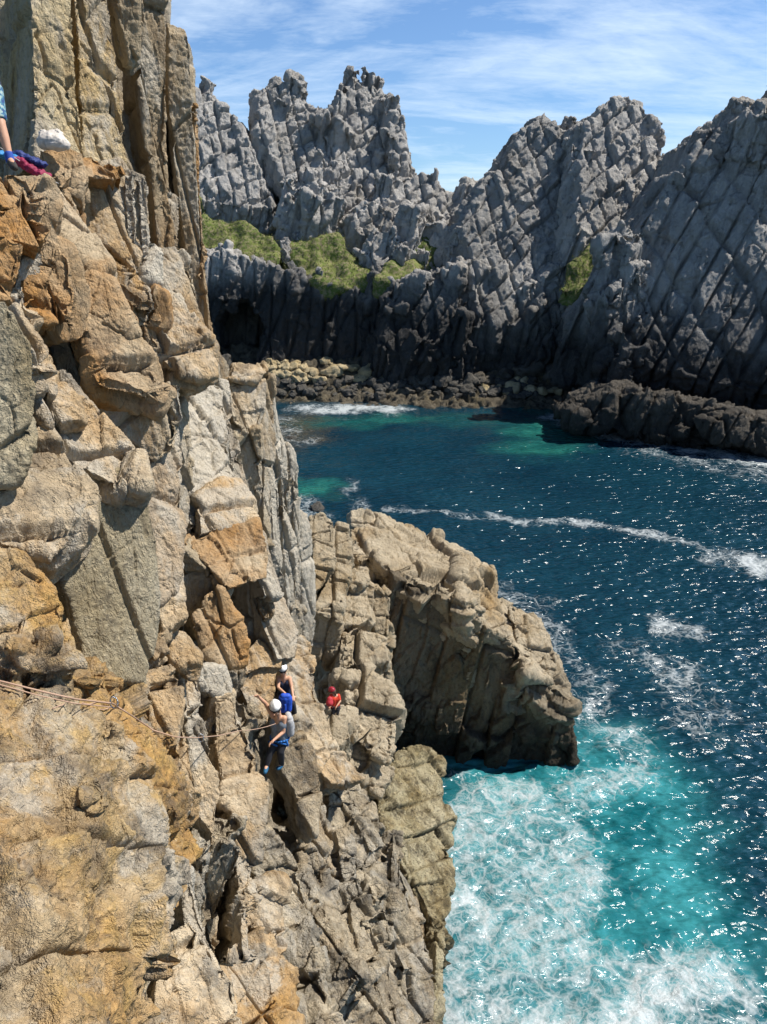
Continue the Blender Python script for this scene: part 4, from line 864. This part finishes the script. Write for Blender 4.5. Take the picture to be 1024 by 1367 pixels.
def person(label, J, face, shirt, trousers, sleeves=0, hatm=M_white, hat=True, glasses=True, hair=True, shoes=M_cyan, short=False):
    """J: joint name -> point. One continuous skin mesh, clothing as children."""
    base = (J['footL'] + J['footR']) / 2; r = empty('person', base, label, 'person')
    g = lambda k: J[k]; up = unit(g('head') - g('neck')); f = face; b = []
    side = unit(g('shL') - g('shR')); fw = unit(np.cross(side, g('neck') - (g('hipL') + g('hipR')) / 2))
    if np.dot(fw, f) < 0 and glasses: fw = -fw
    chest = (g('shL') + g('shR')) / 2 * .72 + (g('hipL') + g('hipR')) / 2 * .28; waist = (g('shL') + g('shR')) / 2 * .4 + (g('hipL') + g('hipR')) / 2 * .6
    pel = (g('hipL') + g('hipR')) / 2
    b += limb([(g('head') - up * .04, .062), (g('neck'), .056), (chest, .09)])
    def torso(e):
        o = []
        for k in (-1, 1): o += limb([(chest + side * k * .075, .1 + e), (waist + side * k * .05, .088 + e), (pel + side * k * .075, .092 + e)])
        return o
    b += torso(0)
    for s_ in 'LR':
        b += limb([(chest * .5 + g('neck') * .5, .07), (g('sh' + s_), .052), (g('el' + s_), .038), (g('wr' + s_), .026)])
        b += limb([(g('hip' + s_), .095), (g('kn' + s_) * .5 + g('hip' + s_) * .5, .078), (g('kn' + s_), .055), (g('kn' + s_) * .6 + g('an' + s_) * .4, .054), (g('an' + s_), .036), (g('an' + s_) * .7 + g('foot' + s_) * .3, .036), (g('foot' + s_), .03)])
        b += hand(g('wr' + s_), g('wr' + s_) - g('el' + s_), np.array([.1, -.4, -.6]), 1 if s_ == 'L' else -1)
    b += head(g('head'), up, f)
    solid('body', b, SKIN, r, .0095, 3)
    tp = torso(.014)
    for s_ in 'LR':
        tp += limb([(chest, .085), (g('sh' + s_) * .75 + chest * .25, .064)])
        if sleeves: tp += limb([(g('sh' + s_), .066), (g('el' + s_) * sleeves + g('sh' + s_) * (1 - sleeves), .054)])
    solid('shirt', tp, shirt, r, .012, 3)
    tr = [ball(pel + side * .06, .118), ball(pel - side * .06, .118)]
    for s_ in 'LR':
        k, a, h = g('kn' + s_), g('an' + s_), g('hip' + s_)
        tr += limb([(h, .112), (h * .4 + k * .6, .09), (h * .1 + k * .9, .08)], False) if short else limb([(h, .112), (h * .5 + k * .5, .092), (k, .072), (k * .5 + a * .5, .068), (a, .052)])
    solid('shorts' if short else 'trousers', tr, trousers, r, .012, 3)
    for s_ in 'LR':
        a, t_ = g('an' + s_), g('foot' + s_); solid('shoe', limb([(a * .8 + t_ * .2 - (0, 0, .02), .047), (a * .3 + t_ * .7 - (0, 0, .012), .044), (t_, .036)]), shoes, r, .009, 2)
    if hat: helmet(g('head'), up, f, hatm, r)
    if glasses: shades(g('head'), up, f, r)
    if hair:
        f_ = unit(f - up * np.dot(f, up)); s_ = np.cross(f_, up)
        solid('hair', [ball(g('head') - f_ * .06 + up * .025, .09)] + limb([(g('head') - f_ * .08 - up * .02, .05), (g('head') - f_ * .1 - up * .12, .035), (g('head') - f_ * .09 - up * .2, .015)]), M_hair, r, .01, 2)
    return r, dict(chest=chest, waist=waist, pel=pel, side=side, fw=fw, up=up)
def harness(r, D, J, mat):
    p = D['pel'] * .8 + D['waist'] * .2; o = []; ax = unit(D['waist'] - D['pel']); rg = []
    for j in range(20):
        a = 2 * math.pi * j / 20; rg.append(p + D['side'] * math.cos(a) * .185 + D['fw'] * math.sin(a) * .135)
    o += [cone(a, .018, b, .018, 8) for a, b in zip(rg, rg[1:] + rg[:1])]
    for s_ in 'LR':
        h = J['hip' + s_] * .65 + J['kn' + s_] * .35; ax = unit(J['kn' + s_] - J['hip' + s_]); x = unit(np.cross(ax, D['fw'])); y = np.cross(ax, x)
        q = [h + (x * math.cos(2 * math.pi * j / 16) + y * math.sin(2 * math.pi * j / 16)) * .108 for j in range(16)]
        o += [cone(a, .016, b, .016, 8) for a, b in zip(q, q[1:] + q[:1])]
    for k in (-.16, .15, .17): o += limb([(p + D['side'] * k + D['fw'] * .05, .014), (p + D['side'] * k * 1.1 + D['fw'] * .06 - (0, 0, .11), .02)])
    raw('harness', o, mat, r)
def backpack(label, c, up, back, w, h, d, mat, lidm, strap_m):
    """rounded pack with a lid, a front pocket, side straps and two shoulder straps"""
    up = unit(up); back = unit(back - up * np.dot(back, up)); s = np.cross(up, back); r = empty('backpack', c - up * h * .5, label, 'backpack')
    o = []
    for i in (-1, 1):
        for k in (-1, -.3, .4, .9):
            o.append(ball(c + s * i * w * .27 + up * k * h * .34, np.array([1, 1, 1]) * min(w, d) * (.42 if k < .8 else .36)))
        o += limb([(c + s * i * w * .27 - up * h * .34, d * .42), (c + s * i * w * .27 + up * h * .32, d * .38)])
    o += limb([(c + s * w * .27 - up * h * .34, d * .42), (c - s * w * .27 - up * h * .34, d * .42)]); o += limb([(c + s * w * .27 + up * h * .3, d * .38), (c - s * w * .27 + up * h * .3, d * .38)]); o += limb([(c - up * h * .3, d * .45), (c + up * h * .3, d * .45)])
    solid('pack_bag', o, mat, r, .011, 4)
    solid('lid', [ball(c + up * h * .44 + s * k * w * .2, d * .33) for k in (-1, 0, 1)] + limb([(c + up * h * .44 - s * w * .2, d * .33), (c + up * h * .44 + s * w * .2, d * .33)]), lidm, r, .011, 3)
    solid('pocket', limb([(c + back * d * .36 - up * h * .25, d * .2), (c + back * d * .36 + up * h * .05, d * .16)]), mat, r, .01, 3)
    for k in (-1, 1):
        pts = [c + s * k * w * .25 + up * h * .36 - back * d * .3, c + s * k * w * .3 + up * h * .2 - back * d * .75, c + s * k * w * .32 - up * h * .15 - back * d * .72, c + s * k * w * .3 - up * h * .36 - back * d * .35]
        raw('shoulder_strap', limb([(p_, .017) for p_ in pts]), strap_m, r)
    return r
def tube(name, pts, r, mat, n=8, m=5, **kw):
    q = cubic(np.array(pts, float), m); V = []; Fc = []
    for i, p in enumerate(q):
        d = unit(q[min(i + 1, len(q) - 1)] - q[max(i - 1, 0)]); x = unit(np.cross(d, (.21, .33, .92))); y = np.cross(d, x)
        for j in range(n): a = 2 * math.pi * j / n; V.append(p + r * (x * math.cos(a) + y * math.sin(a)))
    for i in range(len(q) - 1):
        for j in range(n): Fc.append([i * n + j, i * n + (j + 1) % n, (i + 1) * n + (j + 1) % n, (i + 1) * n + j])
    Fc += [list(range(n))[::-1], [(len(q) - 1) * n + j for j in range(n)]]
    me = mesh_np(name, V, Fc); smooth(me); o = link(name, me, mat); return tag(o, **kw)

def J_(t0, d):
    """joints traced as pixel positions, each at its own distance t0 + dt"""
    return {k: P(u, v, t0 + dt) for k, (u, v, dt) in d.items()}
if DEBUG:
    for u, v in ((368, 945), (372, 964), (375, 986), (350, 1027), (376, 1022), (385, 968), (345, 930), (378, 897), (381, 925), (394, 957), (380, 939), (396, 930), (448, 932), (447, 958), (455, 945), (10, 192), (15, 224), (70, 188), (30, 215), (50, 228)):
        print('HIT', u, v, hit(u, v))
cam_dir = lambda p: unit(EYE - p)
# lower climber, grey vest
T1 = 13.3
J1 = J_(T1, dict(head=(368.6, 945.5, 0), neck=(371.5, 954, .10), shL=(379.5, 958.5, .12), shR=(364.5, 956, .2), elL=(378.5, 977, .15), wrL=(365.5, 988, .0), elR=(354.5, 939, .05), wrR=(346, 931, -.12),
    hipL=(378.5, 986, .33), hipR=(369, 986, .36), knL=(374.5, 1003, .28), knR=(360, 1006, .3), anL=(376, 1020, .6), anR=(356, 1022, .3), footL=(371, 1026, .5), footR=(354, 1031, .15)))
r1, D1 = person('climber in grey vest and white helmet stretching one arm to the rock', J1, cam_dir(J1['head']) + np.array([-.05, 0, -.15]), M_greyc, M_dk)
harness(r1, D1, J1, M_harn)
backpack('light grey backpack worn by the climber in the grey vest', P(386, 967, T1 + .28), J1['neck'] - D1['pel'], np.array([1, .35, .1]), .26, .42, .19, M_lg, M_lg, M_strap)
# upper climber, navy vest
T2 = 16.5
J2 = J_(T2, dict(head=(377.6, 894.5, 0), neck=(378.8, 902, .08), shL=(386.5, 905, .12), shR=(371.5, 905, .12), elL=(389.5, 917.5, .05), wrL=(391, 928, -.1), elR=(371.5, 918, .0), wrR=(380, 925, -.2),
    hipL=(386, 926, .3), hipR=(377.5, 926, .3), knL=(390.5, 939, .2), knR=(379, 940, .1), anL=(394, 956, .45), anR=(383, 957, .4), footL=(397, 960, .3), footR=(382, 962, .25)))
r2, D2 = person('climber in navy vest and white helmet sitting on the pale slab', J2, cam_dir(J2['head']) + np.array([0, 0, -.15]), M_navy, M_dk)
harness(r2, D2, J2, M_strap)
backpack('bright blue backpack in front of the climber in the navy vest', P(380.5, 939, T2 - .22), np.array([.1, 0, 1]), np.array([.1, -1, 0]), .27, .42, .22, M_blue, M_blue, M_strap)
# red climber
T3 = 24.6
J3 = J_(T3, dict(head=(443.6, 922.5, 0), neck=(445, 926, .08), shL=(442.2, 928.5, .0), shR=(451.8, 928.5, .15), elL=(440.5, 935.5, -.05), wrL=(440, 941, -.2), elR=(454.2, 936, .1), wrR=(450, 942, .0),
    hipL=(444.6, 943, .25), hipR=(450.4, 943, .3), knL=(444.4, 951, .25), knR=(450.4, 951, .3), anL=(445, 960, .5), anR=(450, 960.5, .5), footL=(443.5, 962, .4), footR=(449, 962.5, .4)))
r3, D3 = person('climber in red shirt and maroon helmet on the rocks by the sea', J3, np.array([-.75, .55, -.2]), M_red, M_dk, sleeves=.7, hatm=M_maroon, glasses=False, shoes=M_strap)
harness(r3, D3, J3, M_strap)
o = solid('stuff_sack', limb([(P(440.3, 933.5, T3 - .2), .1), (P(440, 938, T3 - .2), .13)]), M_redbag, None, .012, 4); tag(o, 'dark red sack held in front of the climber in the red shirt', 'bag')
# person on the ledge, cut by the frame
T4 = 8.3
M_short = NT('patterned_blue_short'); _n = M_short.noise(M_short.n('ShaderNodeTexCoord').outputs['Object'], 22, 3, .6)
M_short = M_short.out(M_short.n('ShaderNodeBsdfPrincipled', {'Base Color': M_short.ramp(_n, [(.42, (.03, .07, .20)), (.5, (.05, .22, .30)), (.58, (.35, .45, .42))]), 'Roughness': .8}).outputs[0])
M_boot = simple('dark_approach_shoe', (.035, .03, .026), .8, 40); M_sock = simple('blue_sock', (.02, .07, .36), .8)
J4 = J_(T4, dict(head=(-26, 38, -.1), neck=(-24, 52, -.08), shL=(-10, 62, -.05), shR=(-40, 62, -.05), elL=(-14, 92, -.1), wrL=(-24, 110, -.2), elR=(-46, 92, -.1), wrR=(-50, 118, -.1),
    hipL=(-10, 118, -.03), hipR=(-28, 118, -.03), knL=(1, 166, -.06), knR=(-32, 166, -.1), anL=(13.5, 213, 0), anR=(-36, 214, -.1), footL=(20, 224, -.1), footR=(-32, 226, -.2)))
r4, D4 = person('person in patterned blue shorts on the ledge, one bare leg in view', J4, np.array([.7, .5, -.3]), M_navy, M_short, glasses=False, hat=False, shoes=M_boot, short=True)
solid('sock', limb([(J4['anL'] + (J4['knL'] - J4['anL']) * .16, .047), (J4['anL'] - (0, 0, .01), .05)]), M_sock, r4, .008, 2)
# bag on the ledge
def lump(name, parts, mat, parent, amp, S_, seed, vox=.01, rel=3):
    V, Fc = merge(parts); me = remesh(V, Fc, vox); v = relax(me, co(me), rel); set_co(me, v)
    d = amp * (fbm(v / S_, 4, seed, .6) * 1.4 + .6 * np.abs(vnoise(v / S_ * 1.7, seed + 5)))
    set_co(me, v + nor(me) * d[:, None]); smooth(me); me.name = name; o = link(name, me, mat)
    if parent is not None: adopt(o, parent)
    return o
M_bag = simple('off_white_bag_cloth', (.62, .56, .50), .8, 14); M_pink = simple('crimson_jacket_cloth', (.27, .012, .06), .7, 18); M_nav2 = simple('blue_jacket_lining', (.014, .03, .15), .7, 12)
tb = (hit(72, 203) or 9.6) - .18
bagr = empty('rope_bag', P(71, 199, tb), 'crumpled off white bag lying on the ledge against the wall', 'bag')
lump('sack', [ball(P(63, 189, tb), (.13, .12, .10)), ball(P(74, 190, tb - .02), (.16, .13, .105)), ball(P(83, 193, tb), (.10, .1, .075)), ball(P(70, 184, tb), (.13, .1, .09))], M_bag, bagr, .014, .12, 11)
lump('drawn_mouth', [ball(P(72, 178, tb), (.07, .05, .05)), ball(P(58, 180, tb), (.06, .05, .06)), ball(P(79, 179, tb - .02), (.05, .05, .05))], M_bag, bagr, .016, .06, 12)
tj = 8.75
jr = empty('jacket', P(40, 224, tj), 'crumpled crimson jacket with blue lining spread on the ledge beside the leg', 'jacket')
lump('shell', [ball(P(24 + 7 * k, 214 + 4.1 * k, tj + .01 * k), (.08, .09, .045)) for k in range(6)], M_pink, jr, .022, .08, 21)
lump('lining', [ball(P(26 + 7 * k, 207 + 3.1 * k, tj + .06), (.07, .09, .04)) for k in range(5)], M_nav2, jr, .022, .07, 22)
o = lump('jacket_sleeve', [ball(P(2 + 5 * k, 206 + 1.2 * k, tj), (.055, .06, .035)) for k in range(5)], simple('sky_blue_sleeve_cloth', (.03, .24, .52), .7, 16), jr, .02, .06, 23)
# ropes
M_rope = simple('pinkish_climbing_rope', (.46, .30, .21), .8, 300); M_rope2 = simple('pale_climbing_rope', (.55, .55, .55), .8, 300)
def laid(pts, lift=.02, dmax=.5):
    out = []; last = None
    for u, v, *t_ in pts:
        h = t_[0] if t_ else hit(u, v, last)
        if h is None: h = 6.
        out.append(P(u, v, h - lift)); last = h
    return out
def span(u0, v0, t0, u1, v1, t1, n, sag):
    out = []
    for k in range(n + 1):
        f = k / n; p = P(u0, v0, t0) * (1 - f) + P(u1, v1, t1) * f; p[2] -= sag * 4 * f * (1 - f); out.append(p)
    return out
ta = (hit(150, 938) or 6.2) - .05; tb_ = (hit(232, 984) or 8.2) - .06
ta0 = (hit(-5, 908) or 4.8) - .06
def drape(pts, n, lift, win=2):
    """rope over the rock: follows the outermost rock under it, pulled taut between the high spots"""
    L_ = np.cumsum([0] + [math.hypot(b[0] - a[0], b[1] - a[1]) for a, b in zip(pts[:-1], pts[1:])]); uv = [(float(np.interp(x, L_, [p[0] for p in pts])), float(np.interp(x, L_, [p[1] for p in pts]))) for x in np.linspace(0, L_[-1], n)]
    h = []
    for u, v in uv: h.append(hit(max(u, -40), v, h[-1] if h else 4.8) - lift)
    h = np.array(h); h = np.array([h[max(0, i - win):i + win + 1].min() for i in range(n)]); h = np.convolve(np.pad(h, 2, mode='edge'), np.ones(5) / 5, 'valid')
    return [P(u, v, t_) for (u, v), t_ in zip(uv, h)]
A = drape([(-30, 903), (0, 909), (60, 924), (100, 933), (150, 939)], 16, .04)
B = drape([(150, 939), (180, 958), (205, 975), (234, 984), (262, 985), (292, 982), (318, 976)], 26, .05, 3)
tb_ = float(np.dot(B[-1] - EYE, (0, cp, -sp))); ta = float(np.dot(A[-1] - EYE, (0, cp, -sp)))
tube('climbing_rope', A + B[1:] + span(318, 976, tb_, 368, 966, T1 - .12, 10, .03)[1:], .0066, M_rope, label='long pinkish rope crossing the golden rock to the climber in the grey vest', cat='rope')
tube('climbing_rope', drape([(-30, 907), (0, 914), (50, 928), (100, 939), (148, 944)], 16, .035), .0045, M_rope, label='second shorter pinkish strand hanging just under the long rope at the left', cat='rope')
tube('climbing_rope', laid([(70, 946), (86, 940), (100, 936), (118, 940), (132, 937), (148, 941), (140, 947), (120, 945)], .02), .0045, M_rope, label='loose loop of pinkish rope lying on the golden rock', cat='rope')
tube('climbing_rope', span(-20, 182, T4 - .2, 78, 245, (hit(78, 245) or 9.3) - .03, 8, .03), .006, M_rope2, label='pale rope running down across the crimson jacket on the ledge', cat='rope')
M_metal = simple('metal', (.6, .6, .62), .25, 0, Metallic=1.0)
for (u, v, tt, lab) in ((152, 938, ta - .03, 'metal anchor clip holding the rope on the golden rock'), (268, 985, None, 'metal clip on the rope over the grey slab')):
    if tt is None: tt = float(np.dot(B[18] - EYE, (0, cp, -sp))) - .03
    c = P(u, v, tt); ring = [c + np.array([math.cos(a) * .03, .004 * math.sin(3 * a), math.sin(a) * .055]) for a in np.linspace(0, 6.283, 15)[:-1]]
    o = raw('carabiner', [cone(a, .007, b, .007, 6) for a, b in zip(ring, ring[1:] + ring[:1])], M_metal, None); tag(o, lab, 'carabiner')
# ------------------------------------------------------------------ light and sky
AZ, EL = R(84), R(56)
S = Vector((math.sin(AZ) * math.cos(EL), math.cos(AZ) * math.cos(EL), math.sin(EL)))
sl = bpy.data.lights.new('sun', 'SUN'); sl.energy = 4.2; sl.angle = R(.5); sl.color = (1, .955, .88)
so = bpy.data.objects.new('sun', sl); COL.objects.link(so); so.rotation_euler = S.to_track_quat('Z', 'Y').to_euler(); so.location = (40, 30, 80)
w = bpy.data.worlds.new('World'); scene.world = w; w.use_nodes = True; nt = w.node_tree; nt.nodes.clear()
def N(typ, **kw):
    x = nt.nodes.new(typ)
    for k, v in kw.items(): setattr(x, k, v)
    return x
sky = N('ShaderNodeTexSky', sky_type='NISHITA', sun_disc=False, sun_elevation=EL, sun_rotation=AZ, altitude=0, air_density=1.0, dust_density=.3, ozone_density=2.5)
tc = N('ShaderNodeTexCoord'); sx = N('ShaderNodeSeparateXYZ'); nt.links.new(tc.outputs['Generated'], sx.inputs[0])
def M(op, a, b=None):
    x = N('ShaderNodeMath', operation=op)
    for i, v in enumerate((a, b)):
        if v is None: continue
        if isinstance(v, bpy.types.NodeSocket): nt.links.new(v, x.inputs[i])
        else: x.inputs[i].default_value = v
    return x.outputs[0]
zz = M('ADD', M('MAXIMUM', sx.outputs[2], 0.0), .22)
cx = N('ShaderNodeCombineXYZ'); nt.links.new(M('DIVIDE', sx.outputs[0], zz), cx.inputs[0]); nt.links.new(M('DIVIDE', sx.outputs[1], zz), cx.inputs[1])
mp = N('ShaderNodeMapping'); nt.links.new(cx.outputs[0], mp.inputs[0]); mp.inputs['Scale'].default_value = (.75, 1.9, 1); mp.inputs['Rotation'].default_value = (0, 0, R(-12)); mp.inputs['Location'].default_value = (.35, .2, 0)
def nz(scale, det, rough, dist=0):
    x = N('ShaderNodeTexNoise'); nt.links.new(mp.outputs[0], x.inputs['Vector'])
    for k, v in (('Scale', scale), ('Detail', det), ('Roughness', rough), ('Distortion', dist)): x.inputs[k].default_value = v
    return x.outputs[0]
d = M('ADD', M('MULTIPLY', nz(1.1, 6, .6, .8), .75), M('MULTIPLY', nz(7, 6, .7, .4), .25))
rp = N('ShaderNodeValToRGB'); nt.links.new(d, rp.inputs[0]); rp.color_ramp.elements[0].position = .43; rp.color_ramp.elements[1].position = .68
mx = N('ShaderNodeMix', data_type='RGBA'); band = N('ShaderNodeMapRange'); nt.links.new(sx.outputs[2], band.inputs[0]); band.inputs[1].default_value = .75; band.inputs[2].default_value = .42
fw = N('ShaderNodeMapRange'); nt.links.new(sx.outputs[1], fw.inputs[0]); fw.inputs[1].default_value = -.2; fw.inputs[2].default_value = .5
nt.links.new(M('MULTIPLY', M('MULTIPLY', rp.outputs[0], .8), M('MULTIPLY', band.outputs[0], fw.outputs[0])), mx.inputs[0]); nt.links.new(sky.outputs[0], mx.inputs[6]); mx.inputs[7].default_value = (9.0, 8.6, 8.2, 1)
gn = N('ShaderNodeMapRange'); nt.links.new(sx.outputs[2], gn.inputs[0]); gn.inputs[1].default_value = .35; gn.inputs[2].default_value = .8; gn.inputs[3].default_value = 2.0; gn.inputs[4].default_value = .5
tn = N('ShaderNodeMix', data_type='RGBA', blend_type='MULTIPLY'); tn.inputs[0].default_value = 1; nt.links.new(mx.outputs[2], tn.inputs[6]); tn.inputs[7].default_value = (.80, .98, 1.18, 1)
bgd = N('ShaderNodeBackground'); nt.links.new(tn.outputs[2], bgd.inputs[0]); nt.links.new(M('MULTIPLY', gn.outputs[0], .042), bgd.inputs[1])
wo = N('ShaderNodeOutputWorld'); nt.links.new(bgd.outputs[0], wo.inputs[0])
vs = scene.view_settings; vs.view_transform = 'Standard'; vs.look = 'None'; vs.exposure = 0.62; vs.gamma = 1; vs.use_curve_mapping = False
scene.cycles.max_bounces = 4; scene.cycles.diffuse_bounces = 2; scene.cycles.glossy_bounces = 2; scene.cycles.caustics_reflective = False; scene.cycles.caustics_refractive = False
scene.cycles.use_denoising = True

scene.cycles.use_adaptive_sampling = True; scene.cycles.adaptive_threshold = .015; scene.cycles.adaptive_min_samples = 24
scene.cycles.sample_clamp_direct = 10
